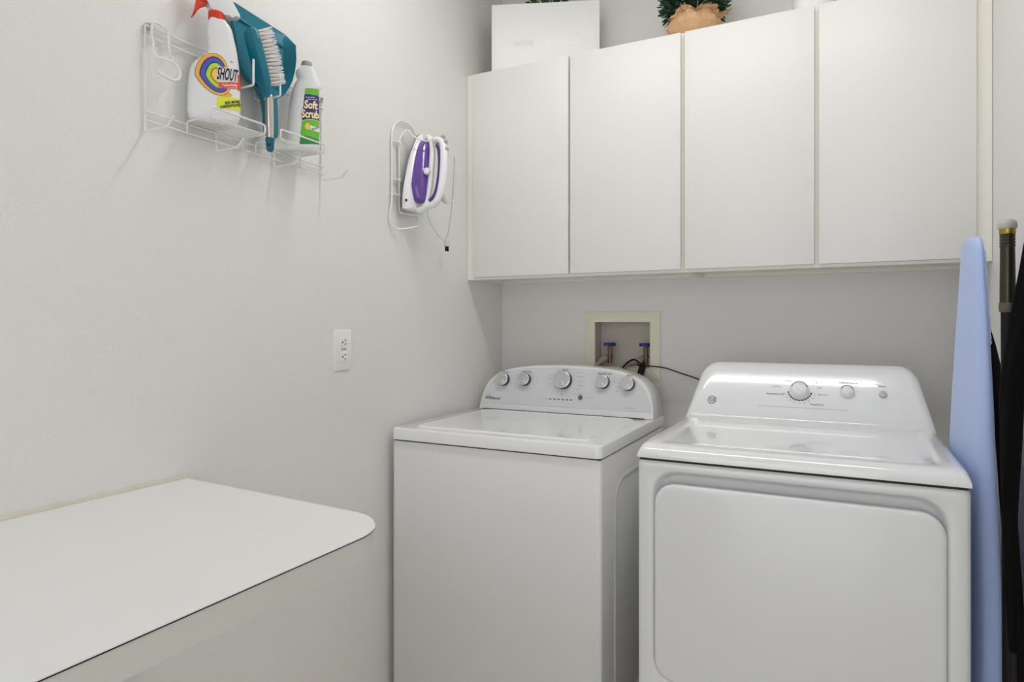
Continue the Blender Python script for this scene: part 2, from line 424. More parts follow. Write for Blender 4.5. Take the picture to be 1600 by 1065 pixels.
loft(d, [dr(.004, GY0+.024), dr(.0, GY0+.016), dr(0, GY0+.004), dr(.0015, GY0-.0005), dr(.005, GY0-.003), dr(.010, GY0-.004)])
dd = obj('door', d, 'enamel2', t, smooth=50)
# top: swept profile with cove into the sloping control face
prof = [(-.885, .912, 0), (-.8855, .918, .002), (-.884, .925, .006), (-.879, .933, .012), (-.869, .940, .017), (-.852, .9455, .02), (-.83, .948, .022), (-.80, .949, .022), (-.74, .949, .022), (-.66, .949, .022), (-.58, .949, .022), (-0.5000, 0.9490, 0.0220), (-0.4300, 0.9490, 0.0220), (-0.3650, 0.9490, 0.0220), (-0.3560, 0.9505, 0.0230), (-0.3490, 0.9565, 0.0250), (-0.3430, 0.9680, 0.0280), (-0.3344, 0.9820, 0.0305), (-0.3239, 0.9990, 0.0336), (-0.3113, 1.0190, 0.0372), (-0.2985, 1.0390, 0.0408), (-0.2854, 1.0590, 0.0444), (-0.2715, 1.0790, 0.0480), (-0.2620, 1.0920, 0.0503), (-0.2520, 1.1035, 0.0510), (-0.2410, 1.1115, 0.0540), (-0.2260, 1.1170, 0.0560), (-0.2100, 1.1175, 0.0570), (-0.1980, 1.1140, 0.0550), (-0.1890, 1.1060, 0.0520), (-0.1855, 1.0940, 0.0450), (-.185, .95, .03), (-.185, .912, 0)]
def resample(pr, n):
    P = [Vector(p) for p in pr]; out = []
    for i in range(len(P)-1):
        a, b_, c, e = P[max(i-1, 0)], P[i], P[i+1], P[min(i+2, len(P)-1)]
        for j in range(n):
            t_ = j/n; out.append(tuple(.5*((2*b_)+(c-a)*t_+(2*a-5*b_+4*c-e)*t_*t_+(3*b_-a-3*c+e)*t_**3)))
    return out+[tuple(P[-1])]
prof = prof[:2]+resample(prof[2:-3], 3)+prof[-2:]
rows = []
for y, z, r in prof:
    zi = max(0, z-.955); hwid = .3435-.20*zi if z > .95 else .3435
    hwid = max(hwid, .30)
    fl = max(0, min(1, (y+.86)/.05))*max(0, min(1, (-.36-y)/.03))  # dished area of the flat top
    row = []
    hx = hwid-r*1.0
    base = [(-.3435, GZ)]
    left = []
    for i in range(9):
        a = pi/2*i/8
        left.append((-hx-r*cos(a), z-r+r*sin(a)) if r > 0 else (-hwid+.0, z))
    mid = []
    for i in range(1, 24):
        u = -1+2*i/24; x = u*hx
        s = min(1, max(0, (hx-.016-abs(x))/.02)); s = s*s*(3-2*s)
        mid.append((x, z-.005*fl*s))
    # extra columns at the rim of the dish
    rim = [(-hx+.008, z), (-hx+.016, z), (-hx+.021, z-.0008*fl), (-hx+.026, z-.0025*fl), (-hx+.031, z-.0042*fl), (-hx+.036, z-.005*fl)]
    core = [(-hx+.05+(2*hx-.1)*i/16, z-.005*fl) for i in range(17)]
    rimR = [(-x, zz) for x, zz in reversed(rim)]
    right = [(-x, zz) for x, zz in reversed(left)]
    line = base+left+rim+core+rimR+right+[(.3435, GZ)]
    rows.append([(gcx+x, y, max(zz, GZ)) for x, zz in line])
loft(d := NB(), rows, cap0=False, cap1=False, closed=False)
bmesh.ops.remove_doubles(d['bm'], verts=d['bm'].verts, dist=1e-5)
obj('top_and_console', d, 'gloss', t, smooth=60)
GP = [(y, z) for y, z, r in prof if .9985 < z < 1.0935 and y < -.255]
def gf(x, s, h=0):
    """point on the sloping control face: s runs up the slope from z = .999, h stands off it"""
    k = 0; s0 = 0
    while k < len(GP)-2:
        L = sqrt((GP[k+1][0]-GP[k][0])**2+(GP[k+1][1]-GP[k][1])**2)
        if s0+L > s: break
        s0 += L; k += 1
    L = sqrt((GP[k+1][0]-GP[k][0])**2+(GP[k+1][1]-GP[k][1])**2); uy, uz = (GP[k+1][0]-GP[k][0])/L, (GP[k+1][1]-GP[k][1])/L
    return (x, GP[k][0]+uy*(s-s0)-uz*h, GP[k][1]+uz*(s-s0)+uy*h)
nrm = Vector(gf(0, .047, 1))-Vector(gf(0, .047, 0))
S1 = .047
def gknob(x, s, r, hgt, name):
    base = Vector(gf(x, s, .0003)); d = NB()
    lathe(d, [(r*1.08, 0), (r*1.08, hgt*.25), (r*1.0, hgt*.3), (r*.80, hgt*.94), (r*.74, hgt), (r*.0005+.0005, hgt*1.02)], base, nrm, 36)
    k = obj(name, d, 'knobwhite', t, smooth=40)
    d = NB(); a0, a1 = radians(15), radians(165)
    rad = r*.83
    u1 = Vector((1, 0, 0)); v1 = (Vector(gf(0, .05, 0))-Vector(gf(0, .045, 0))).normalized()
    tube(d, [base+nrm*hgt*.93+(u1*cos(a0+(a1-a0)*i/16)+v1*sin(a0+(a1-a0)*i/16))*rad for i in range(17)], .0015, 6)
    obj('grip_edge', d, 'printdark', k)
    d = NB()
    # finger grip bar
    pts = rr(-r*.2, r*.2, -r*.66, r*.66, r*.18, 4); ca, sa = cos(radians(40)), sin(radians(40))
    prism(d, pts, lambda a, b_, h: base+u1*(a*ca-b_*sa)+v1*(a*sa+b_*ca)+nrm*h, hgt, hgt+.002, bev=.0008)
    obj('grip', d, 'knobwhite', k)
gknob(1.1865, S1, .0265, .020, 'timer_knob')
gknob(1.316, S1+.002, .0185, .016, 'temperature_knob')
d = NB(); lathe(d, [(.0105, 0), (.0105, .003), (.0095, .0065), (.006, .0078), (.0005, .008)], gf(1.408, S1-.002, .0003), nrm, 28); obj('start_button', d, 'greyknob', t)
def gp(dd, s, size, x, s0, mi=0, **k): text(dd, s, size, lambda a, b_: gf(x+a, s0+b_, .0007), mi, **k)
d = NB()
for i in range(11):   # dashes round the timer knob
    a0 = radians(186+i*15.4); a1 = a0+radians(11.5)
    prism(d, [(cos(a)*r_, sin(a)*r_) for r_, aa in ((.0312, (a0, (a0+a1)/2, a1)), (.0345, (a1, (a0+a1)/2, a0))) for a in aa], lambda a, b_, h: gf(1.187+a, S1+b_, h), .0004, .0008)
obj('timer_marks', d, 'seam', t, smooth=0)
for w_, sz, x, s_, m_ in (('Temperature', .0095, 1.318, S1+.034, 'print'), ('Start', .0095, 1.406, S1+.026, 'print'), ('Timed Dry', .009, 1.235, S1-.044, 'print'), ('Automatic Dry', .0085, 1.118, S1-.014, 'print'),
        ('Off', .0075, 1.23, S1+.028, 'printlight'), ('Less Dry', .007, 1.12, S1+.012, 'printlight'), ('Fluff', .007, 1.24, S1+.013, 'printlight'), ('Cottons', .007, 1.150, S1+.034, 'printlight'), ('Delicates', .007, 1.225, S1+.038, 'printlight'), ('More Dry', .007, 1.252, S1-.010, 'printlight')):
    d = NB(); gp(d, w_, sz, x, s_, bold=.0001); obj('lettering', d, m_, t, smooth=0)
for i in range(9):
    d = NB(); a = radians(196+i*18.5); gp(d, str(80-10*i) if i < 8 else '5', .0065, 1.1865+.044*cos(a), S1+.042*sin(a)); obj('dial_number', d, 'printlight', t, smooth=0)
d = NB(); tube(d, [gf(1.07, -.010, .0006), gf(1.32, -.010, .0006)], .0003, 4); obj('printed_line', d, 'printlight', t)
d = NB(); S2 = .002
tube(d, [gf(.9310+.0125*cos(2*pi*i/28), S2+.0125*sin(2*pi*i/28), .0004) for i in range(28)], .0011, 6, closed=True)
gp(d, 'GE', .0155, .9310, S2, bold=.0003, shear=.25)
for k in range(4):
    a = pi/2*k+.6; tube(d, [gf(.9310+.0108*cos(a+.5*u), S2+.0108*sin(a+.5*u), .0005) for u in (0, .4, .8, 1.2)], .0004, 4)
obj('brand_emblem', d, 'print', t, smooth=0)

# ------------------------------------------------------------------ washer outlet box in the back wall
t = thing('washer_outlet_box', 'cream plastic recessed water valve box in the wall between the washer and dryer', 'outlet box', (.53, 0, 1.03))
d = NB()
fx0, fx1, fz0, fz1 = .381, .684, 1.031, 1.292; ix0, ix1, iz0, iz1 = .421, .6445, 1.075, 1.2515
def q4(x0, x1, z0, z1, y, r=.002): return [(a, y, b_) for a, b_ in rr(x0, x1, z0, z1, r, 2)]
loft(d, [q4(fx0, fx1, fz0, fz1, -.0005), q4(fx0+.0005, fx1-.0005, fz0+.0005, fz1-.0005, -.006), q4(fx0+.004, fx1-.004, fz0+.004, fz1-.004, -.008),
         q4(ix0, ix1, iz0, iz1, -.007), q4(ix0+.0005, ix1-.0005, iz0+.0005, iz1-.0005, 0)], cap0=False, cap1=False)
obj('face_plate', d, 'boxplastic', t, smooth=30)
d = NB()
loft(d, [q4(ix0+.0005, ix1-.0005, iz0+.0005, iz1-.0005, 0), q4(ix0-.004, ix1+.004, iz0-.004, iz1+.004, .085)], cap0=False, cap1=True)
obj('recess', d, 'boxinner', t, smooth=0)
def valve(loc, label):
    x, y, z = loc
    t = thing('water_valve', label, 'valve', loc, 'washer supply valves')
    d = NB(); lathe(d, [(.009, 0), (.009, .022), (.0125, .024), (.0125, .034), (.0095, .036), (.009, .052), (.011, .054), (.011, .062), (.006, .064), (.006, .074)], (x, y, z), seg=8)
    tube(d, [(x, y, z+.030), (x-.016, y-.014, z+.020)], .009, 10); obj('valve_body', d, 'brass', t, smooth=30)
    d = NB(); pts = []
    for i in range(48):
        a = 2*pi*i/48; r = .0225+.0035*cos(6*a); pts.append((x+r*cos(a), y+r*sin(a)))
    prism(d, pts, lambda a, b_, h: (a, b_, h), z+.070, z+.083, bev=.003); obj('hand_wheel', d, 'blue', t, smooth=40)
    d = NB(); tube(d, [(x-.014, y-.013, z+.020), (x-.028, y-.026, z+.010)], .0135, 14); obj('hose_nut', d, 'hose', t)
    return t
v1 = valve((.470, .035, 1.086), 'blue-handled water valve at the left inside the cream box')
v2 = valve((.616, .035, 1.086), 'blue-handled water valve at the right inside the cream box, black cord beside it')
def hose(pts, r, label):
    d = NB(); tube(d, spline(pts, 8), r, 12); return tag(obj('supply_hose', d, 'hose', org=pts[-1]), label, 'hose', 'washer supply hoses')
hose([(.441, .008, 1.0955), (.430, -.006, 1.080), (.422, -.03, 1.060), (.42, -.05, 1.0), (.42, -.055, .85)], .0085, 'grey water hose running down from the left valve')
hose([(.587, .008, 1.0955), (.570, -.012, 1.091), (.548, -.036, 1.078), (.528, -.055, 1.02), (.52, -.055, .85)], .0115, 'thicker grey water hose running down from the right valve')
t = thing('drain_hose', 'black drain hose clipped beside the right water valve', 'hose', (.60, -.03, .9))
d = NB(); tube(d, spline([(.622, -.022, 1.086), (.620, -.030, 1.074), (.618, -.044, 1.05), (.618, -.055, 1.0), (.618, -.055, .88)], 8), .0125, 14); obj('hose_body', d, 'black', t)
d = NB(); tube(d, spline([(.552, -.056, 1.078), (.572, -.050, 1.098), (.592, -.040, 1.108), (.612, -.034, 1.094)], 5), .0035, 8); obj('strap', d, 'black', t)
d = NB(); tube(d, spline([(.598, -.020, 1.086), (.64, -.014, 1.083), (.70, -.012, 1.078), (.76, -.012, 1.060), (.82, -.014, 1.042), (.88, -.02, 1.02), (.93, -.03, .97)], 8), .0022, 8)
tag(obj('power_cord', d, 'black', org=(.82, -.014, 1.042)), 'thin black cord running along the wall from the valve box to the dryer', 'cord')

# ------------------------------------------------------------------ wall outlet on the left wall
t = thing('wall_outlet', 'white double electrical outlet plate on the left wall', 'outlet', (0, -1.002, 1.166))
oy0, oy1, oz0_, oz1_ = -1.038, -.966, 1.107, 1.226; oc = (oy0+oy1)/2; ocz = (oz0_+oz1_)/2
d = NB(); loft(d, [[(x, a, b_) for a, b_ in rr(oy0+g, oy1-g, oz0_+g, oz1_-g, .003, 3)] for x, g in ((.0003, 0), (.0045, .0005), (.0062, .003))]); obj('cover_plate', d, 'outlet', t)
d = NB(); loft(d, [[(x, a, b_) for a, b_ in rr(oc-.0165+g, oc+.0165-g, ocz-.034+g, ocz+.034-g, .001, 2)] for x, g in ((.006, 0), (.0074, .0004))]); obj('insert', d, 'outlet', t)
for s in (-1, 1):
    zc = ocz+s*.0195+(.004 if s > 0 else 0)
    d = NB(); loft(d, [[(x, a, b_) for a, b_ in rr(oc-.0145+g, oc+.0145-g, zc-.0125+g, zc+.0125-g, .002, 2)] for x, g in ((.007, 0), (.0092, .0006))]); sk = obj('socket', d, 'outlet', t)
    d = NB()
    for dz in (-.006, .006): box(d, .0088, .0096, oc+.001, oc+.0085, zc+dz-.0011, zc+dz+.0011)
    lathe(d, [(.0026, .0088), (.0026, .0096)], (0, oc-.006, zc), (1, 0, 0), 12); obj('slots', d, 'slot', sk, smooth=0)
for s in (-1, 1): d = NB(); lathe(d, [(.0028, .006), (.0028, .007), (.0015, .0076)], (0, oc, ocz+s*.0485), (1, 0, 0), 12); obj('screw', d, 'outlet', t)
for yy in (-.0055, .0055): d = NB(); box(d, .0068, .0082, oc+yy-.004, oc+yy+.004, ocz-.0015+.002, ocz+.0035+.002, .0005); obj('test_button', d, 'capgrey', t)

# ------------------------------------------------------------------ wire rack on the left wall
WR = .0024
t = thing('wire_wall_rack', 'white wire wall rack with two small shelves and hooks, holding cleaning supplies', 'rack', (0, -1.345, 1.645))
ya, yb = -1.605, -1.09
vy = [ya, -1.433, -1.261, yb]
d = NB()
tube(d, [(.010, ya, 1.8655), (.010, yb, 1.8655)], WR); tube(d, [(.010, ya, 1.8445), (.010, yb, 1.8445)], WR)
obj('upper_rails', d, 'wire', t)
d = NB()
tube(d, [(.010, ya, 1.686), (.010, yb, 1.682)], WR); tube(d, [(.010, ya, 1.667), (.010, yb, 1.662)], WR)
obj('lower_rails', d, 'wire', t)
for i, y in enumerate(vy):
    d = NB(); top = 1.868 if i in (0, 3) else 1.8655
    tube(d, fillet([(.0065, y, top), (.0065, y, 1.645), (.078, y, 1.645), (.097, y, 1.662)], .006), WR); obj('hook_wire', d, 'wire', t)
def shelf(y0, y1, dep):
    d = NB(); zt, zr = 1.691, 1.7125
    tube(d, fillet([(.012, y0, 1.664), (.012, y0, zt), (dep, y0, zt), (dep, y0, zr), (dep, y1, zr), (dep, y1, zt), (.012, y1, zt), (.012, y1, 1.664)], .007), WR)
    for k in range(8):
        x = .015+(dep-.015)*k/7.; tube(d, [(x, y0, zt-.001), (x, y1, zt-.001)], .0015, 6)
    obj('shelf_basket', d, 'wire', t)
shelf(-1.512, -1.364, .088); shelf(-1.324, -1.176, .096)
for y in (-1.4064, -1.3271):
    d = NB(); tube(d, fillet([(.010, y, 1.866), (.012, y, 1.80), (.022, y, 1.7915), (.098, y, 1.7915), (.098, y, 1.850)], .005), WR*1.05); obj('prong', d, 'wire', t)
for y in (ya+.008, yb-.008):
    d = NB(); lathe(d, [(.008, 0.0004), (.008, .004), (.005, .010), (.0045, .016), (.003, .018)], (0, y, 1.868), (1, 0, 0), 16); obj('mounting_screw', d, 'screw', t)

# sliding hook hung over the rails
d = NB()
pts = [(.016, -1.5545, 1.815), (.016, -1.5585, 1.832), (.0155, -1.560, 1.857), (.016, -1.562, 1.871), (.018, -1.590, 1.876), (.0175, -1.5975, 1.868), (.017, -1.598, 1.845), (.020, -1.5975, 1.832),
       (.024, -1.600, 1.812), (.028, -1.594, 1.802), (.031, -1.581, 1.800), (.034, -1.562, 1.800), (.036, -1.549, 1.790), (.036, -1.547, 1.774), (.036, -1.556, 1.763), (.036, -1.572, 1.761), (.036, -1.598, 1.766)]
tube(d, spline(pts, 5), .0029, 8)
tag(obj('hanging_hook', d, 'wire', org=(.016, -1.59, 1.8655)), 'white wire S hook hanging on the left end of the rack', 'hook')

# ------------------------------------------------------------------ bottles
def se_ring(P, w, n, wl, wr, z, t, p=3, seg=40, off=0):
    c = (wl+wr)/2; a = (wr-wl)/2+off; b_ = t/2+off; out = []
    for k in range(seg):
        th = 2*pi*k/seg; cs, sn = cos(th), sin(th)
        x = a*abs(cs)**(2/p)*(1 if cs >= 0 else -1); y = b_*abs(sn)**(2/p)*(1 if sn >= 0 else -1)
        out.append((P[0]+w[0]*(c+x)+n[0]*(y-t/2), P[1]+w[1]*(c+x)+n[1]*(y-t/2), z))
    return out
class Bottle:
    def __init__(s, P, w, n, prof, p): s.P, s.w, s.n, s.prof, s.p = P, w, n, prof, p
    def at(s, z):
        pr = s.prof
        for a, b_ in zip(pr, pr[1:]):
            if a[0] <= z <= b_[0]:
                k = (z-a[0])/(b_[0]-a[0]); return [a[i]+(b_[i]-a[i])*k for i in range(4)]
        return pr[0] if z < pr[0][0] else pr[-1]
    def front(s, wv, z, off=.0008):
        _, wl, wr, t = s.at(z); c, a, b_ = (wl+wr)/2, (wr-wl)/2, t/2
        u = max(-.995, min(.995, (wv-c)/a)); dd = b_*(1-abs(u)**s.p)**(1/s.p)
        gx = abs(u)**(s.p-1)/a*(1 if u > 0 else -1); gy = max(dd/b_, 1e-3)**(s.p-1)/b_; L = sqrt(gx*gx+gy*gy)
        wv = c+u*a+gx/L*off; dd = dd+gy/L*off-t/2
        return (s.P[0]+s.w[0]*wv+s.n[0]*dd, s.P[1]+s.w[1]*wv+s.n[1]*dd, z)
    def mesh(s, d):
        z0, z1 = s.prof[0][0], s.prof[-1][0]; N = 70; rings = []
        _, wl, wr, t = s.prof[0]
        rings.append(se_ring(s.P, s.w, s.n, wl+.006, wr-.006, z0, t-.012 if t > .03 else t, s.p))
        # centre the first ring on the same axis
        rings[0] = [(x-s.n[0]*.006, y-s.n[1]*.006, z) for x, y, z in rings[0]]
        for i in range(N+1):
            z = z0+(z1-z0)*i/N; _, wl, wr, t = s.at(z); tt = t
            e = max(0, 1-(z-z0)/.006); sh = .005*e*e
            r_ = se_ring(s.P, s.w, s.n, wl+sh, wr-sh, z+(.0008 if i == 0 else 0), t-2*sh, s.p)
            rings.append([(x-s.n[0]*sh, y-s.n[1]*sh, zz) for x, y, zz in r_])
        loft(d, rings)
def sm(prof, n=4):
    P = [Vector((z, wl, wr, t)) for z, wl, wr, t in prof]; P = [P[0]]+P+[P[-1]]; out = []
    for i in range(1, len(P)-2):
        for j in range(n):
            t = j/n; a, b_, c, e = P[i-1], P[i], P[i+1], P[i+2]
            v = .5*((2*b_)+(c-a)*t+(2*a-5*b_+4*c-e)*t*t+(3*b_-a-3*c+e)*t**3); v[0] = b_[0]+(c[0]-b_[0])*t; out.append(tuple(v))
    out.append(tuple(P[-2])); return out

# -- stain remover spray
L_ = sqrt(.42**2+.907**2); w = (.42/L_, .907/L_); n = (w[1], -w[0])
P = (.0645, -1.479)
prof = sm([(1.6935, -.0500, .0500, 0.0400), (1.711, -.0545, .0545, 0.0420), (1.735, -.0542, .0555, 0.0420), (1.765, -.0535, .0557, 0.0420), (1.79, -.0515, .0555, 0.0420), (1.806, -.0485, .0540, 0.0416), (1.820, -.0425, .0530, 0.0400), (1.832, -.031, .0520, 0.0376),
           (1.840, -.0205, .0505, 0.0352), (1.8465, -.0155, .0490, 0.0328), (1.857, -.0125, .0475, 0.0304), (1.8677, -.0150, .0452, 0.0288), (1.878, -.0133, .0425, 0.0272), (1.888, -.0160, .0398, 0.0256), (1.900, -.0148, .0370, 0.0240), (1.910, -.0166, .0335, 0.0232), (1.917, -.0140, .0280, 0.0224), (1.923, -.0110, .0215, 0.0208)])
B1 = Bottle(P, w, n, prof, 3.2)
t = thing('spray_bottle', 'white stain remover spray bottle with red trigger and rainbow swirl label on the rack', 'spray bottle', (.042, -1.468, 1.6935))
d = NB(); B1.mesh(d); obj('bottle_body', d, 'bottle', t, smooth=60)
# label art in its own flat layout: (px, py) -> (w, z) on the front of the bottle
def lab1(px, py): return (.000150906*px-.0501236, 3.489e-5*px-.000160767*py+1.851329)
mats = ['l_white', 'l_orange', 'l_purple', 'l_blue', 'l_navy', 'l_green', 'l_brown', 'l_yellow', 'l_red', 'l_lime', 'l_black', 'l_grey']
def art1(x, y):
    # white swoosh under the name, red band, lime band, swirl rings
    if y > 715+.10*(x-360) and y < 868+.16*(x-340) and x > 342: return 9
    if x > 362 and 520-.02*(x-370) < y < 590+.16*(min(x, 480)-362)+.0*(x) and y < 628: return 8
    if x > 640 and 372-.6*(x-700) < y < 628: return 8
    if x > 352 and 330-.09*(x-330) < y < 520: return -1
    for (cx, cy, rx, ry, m_) in ((322, 425, 52, 92, 7), (318, 425, 70, 112, 6), (312, 425, 118, 172, 5), (306, 420, 128, 184, 4), (292, 415, 170, 235, 3), (288, 412, 184, 250, 2), (276, 405, 222, 286, 1), (275, 405, 228, 292, 4)):
        dx, dy = (x-cx-max(0, y-cy)*.42), (y-cy)
        if (dx/rx)**2+(dy/(ry*(1.0 if dy < 0 else 1.02)))**2 < 1:
            if dx > 0 and dy > 60 and m_ not in (1, 2, 3, 4) : return -1
            if x > 420 and y > 480 and m_ in (5, 6, 7): return -1
            return m_
    if ((x-465)/88)**2+((y-690-.12*(x-465))/42)**2 < 1 and x > 385 and y > 640: return 1
    return -1
def artmesh(d, fn, mp, bt, x0, x1, y0, y1, st, off):
    b = d['bm']; V = {}
    nx, ny = int((x1-x0)/st), int((y1-y0)/st)
    def vt(i, j):
        if (i, j) not in V:
            ww, zz = mp(x0+i*st, y0+j*st); V[(i, j)] = b.verts.new(bt.front(ww, zz, off))
        return V[(i, j)]
    for i in range(nx):
        for j in range(ny):
            m_ = fn(x0+(i+.5)*st, y0+(j+.5)*st)
            if m_ >= 0: b.faces.new((vt(i, j), vt(i+1, j), vt(i+1, j+1), vt(i, j+1))).material_index = m_
d = NB(); artmesh(d, art1, lab1, B1, 40, 700, 100, 930, 5, .0006)
def t1(s, size, cx, cy, mi, off=.0012, rot=0, sx=1, **k):
    # size in layout px
    c_, s_ = cos(rot), sin(rot)
    text(d, s, size, lambda a, b_: B1.front(*lab1(cx+a*c_+b_*s_, cy-b_*c_+a*s_), off), mi, sx=sx, **k)
t1('SHOUT', 232, 484, 418, 0, .0010, rot=radians(6), fit=322, bold=17, shear=.12)
t1('SHOUT', 232, 484, 418, 10, .0014, rot=radians(6), fit=300, bold=7, shear=.12)
t1('Triple-Acting', 44, 518, 560, 0, .0012, rot=radians(-2), bold=1, fit=215)
t1('STAIN REMOVER', 18, 555, 598, 0, .0012, rot=radians(-3))
t1('50X MORE', 56, 560, 800, 10, .0012, rot=radians(-7), bold=2, fit=225)
t1('CONCENTRATED', 50, 536, 850, 10, .0012, rot=radians(-7), bold=2, fit=310)
t1('~', 70, 545, 230, 11, .0012, rot=radians(25), bold=2)
obj('label', d, mats, t, smooth=60)
# neck collar and trigger head; all follow the bottle's width direction w
def bw(a, z, dd=0): return (P[0]+w[0]*a+n[0]*(dd-.0165), P[1]+w[1]*a+n[1]*(dd-.0165), z)
d = NB(); lathe(d, [(.0160, 0), (.0168, .001), (.0168, .0175), (.0155, .0195)], bw(.0045, 1.9215), (0, 0, 1), 40)
b = d['bm']
for k in range(30):
    a = 2*pi*k/30; c0 = Vector(bw(.0045, 1.9225)); tube(d, [c0+Vector((cos(a), sin(a), 0))*.0168, c0+Vector((cos(a)*.0168, sin(a)*.0168, .0165))], .0006, 4, round_end=False)
obj('screw_collar', d, 'red', t, smooth=30)
d = NB()
hd = [(-.012, 1.9405), (.0, 1.9415), (.0215, 1.937), (.028, 1.9355), (.033, 1.939), (.047, 1.9375), (.0535, 1.9415), (.053, 1.946), (.036, 1.971), (.026, 1.985), (.004, 1.990), (-.034, 1.988), (-.036, 1.974), (-.024, 1.968), (-.012, 1.958)]
prism(d, hd, lambda a, b_, h: bw(a, b_, h), -.0125, .0125, bev=.0045, seg=3); obj('spray_head', d, 'bottle', t, smooth=50)
d = NB()
tr = [(-.0165, 1.953), (-.0195, 1.949), (-.0290, 1.9475), (-.0335, 1.938), (-.0400, 1.926), (-.0455, 1.917), (-.0475, 1.9175), (-.0445, 1.926), (-.0405, 1.940), (-.0385, 1.955), (-.036, 1.9735), (-.025, 1.967), (-.0165, 1.960)]
prism(d, tr, lambda a, b_, h: bw(a, b_, h), -.007, .007, bev=.002); obj('trigger', d, 'red', t, smooth=50)
d = NB(); lathe(d, [(.009, 0), (.010, .003), (.010, .012), (.007, .014)], bw(-.036, 1.981), (-w[0], -w[1], 0), 20); obj('nozzle', d, 'red', t)

# -- cream cleanser bottle
L_ = sqrt(.62**2+.785**2); w2 = (.62/L_, .785/L_); n2 = (w2[1], -w2[0]); P2 = (.083, -1.204)
prof = sm([(1.6935, -.0600, .0190, 0.0400), (1.706, -.0626, .0205, 0.0400), (1.74, -.0613, .0200, 0.0400), (1.78, -.0590, .0190, 0.0400), (1.805, -.0565, .0180, 0.0400), (1.83, -.0525, .0180, 0.0400), (1.846, -.0495, .0180, 0.0400), (1.853, -.0465, .0190, 0.0400),
           (1.858, -.0445, .0225, 0.0400), (1.864, -.0425, .0237, 0.0400), (1.870, -.0390, .0225, 0.0400), (1.877, -.0360, .0205, 0.0380), (1.885, -.0390, .0175, 0.0360), (1.892, -.0405, .0147, 0.0340), (1.899, -.0385, .0110, 0.0310), (1.904, -.0320, .0060, 0.0260), (1.909, -.0270, .0030, 0.0245)])
B2 = Bottle(P2, w2, n2, prof, 2.5)
t = thing('cleanser_bottle', 'white cream cleanser bottle with grey cap and green label on the rack', 'bottle', (.052, -1.2, 1.6935))
d = NB(); B2.mesh(d); obj('bottle_body', d, 'bottle', t, smooth=60)
def lab2(px, py): return (.0002475*px-.0818, 3.325e-5*px-.000256486*py+1.929663)
def art2(x, y):
    L = 255-(y-345)*.10 if y < 880 else 200
    if x < L or x > 400 or y < 345 or y > 905: return -1
    if x > 392 and y < 360: return -1
    up, lo = 405+.03*(x-230), 672-18*(1-((x-310)/95)**2)
    if up < y < lo: return 1
    if lo <= y < lo+5: return 2
    if 720 < y-.22*(x-310) < 762 and x > 305: return 3
    if ((x-278)/26)**2+((y-726)/34)**2 < 1: return 4
    if y > 770 and (x-250)*.5+(y-780) > 40: return 5 if (y-.3*x) > 740 else 0
    return 0
d = NB(); artmesh(d, art2, lab2, B2, 195, 405, 340, 910, 5, .0006)
def t2(s, size, cx, cy, mi, off=.0012, rot=0, sx=1, **k):
    c_, s_ = cos(rot), sin(rot)
    text(d, s, size, lambda a, b_: B2.front(*lab2(cx+a*c_+b_*s_, cy-b_*c_+a*s_), off), mi, sx=sx, **k)
for mi_, bo, of in ((6, 9, .0010), (2, 3.5, .0014)):
    t2('Soft', 108, 312, 515, mi_, of, rot=radians(3), fit=132+bo, bold=bo)
    t2('Scrub', 108, 306, 608, mi_, of, rot=radians(3), fit=172+bo, bold=bo)
t2('Multi-purpose', 22, 305, 435, 3, .0012, rot=radians(-3), fit=95); t2('surface cleanser', 22, 322, 455, 3, .0012, rot=radians(-3), fit=110)
t2('BLEACH', 26, 352, 750, 7, .0012, rot=radians(-12), bold=1, fit=70)
obj('label', d, ['l_grass', 'l_indigo', 'l_cream', 'l_white', 'l_yellow', 'l_deep', 'l_purple', 'l_deep'], t, smooth=60)
cc = (-.0262+.0010)/2-.0003
base = (P2[0]+w2[0]*cc-n2[0]*.019, P2[1]+w2[1]*cc-n2[1]*.019, 1.908)
d = NB(); lathe(d, [(.0128, 0), (.0136, .001), (.0134, .013), (.0118, .0165), (.006, .018), (.0005, .018)], base, seg=30); obj('cap', d, 'capgrey', t)

# ------------------------------------------------------------------ dustpan
t = thing('dustpan', 'teal plastic dustpan hanging handle down behind the brush on the rack', 'dustpan', (.04, -1.302, 1.7055))
outl = [(-1.404, 2.005), (-1.238, 1.991), (-1.233, 1.986), (-1.229, 1.96), (-1.2275, 1.922), (-1.232, 1.893), (-1.2405, 1.866), (-1.252, 1.844), (-1.266, 1.824), (-1.281, 1.810), (-1.295, 1.803),
        (-1.318, 1.801), (-1.343, 1.808), (-1.362, 1.816), (-1.380, 1.827), (-1.396, 1.841), (-1.408, 1.87), (-1.413, 1.92), (-1.411, 1.985)]
cy_, cz_ = -1.318, 1.91
def pr_(k, xo, wallh, dx=0):
    out = []
    for y, z in outl:
        top = max(0, min(1, (1.99-z)/.03))
        out.append((.020+xo+wallh*top*.85, cy_+(y-cy_)*(1-(1-k)*1.0), cz_+(z-cz_)*(1-(1-k)*top)))
    return out
d = NB()
loft(d, [pr_(.86, -.003, 0), pr_(.99, -.003, .028), pr_(1.012, -.0, .034), pr_(.99, 0, .034), pr_(.975, 0, .028), pr_(.84, 0, 0)])
obj('pan', d, 'teal', t, smooth=50)
d = NB(); prism(d, [(-1.398, 1.970), (-1.245, 1.952), (-1.245, 1.958), (-1.398, 1.977)], lambda a, b_, h: (h, a, b_), .0205, .0235, bev=.001); obj('crease_ridge', d, 'teal', t)
d = NB(); rings = []
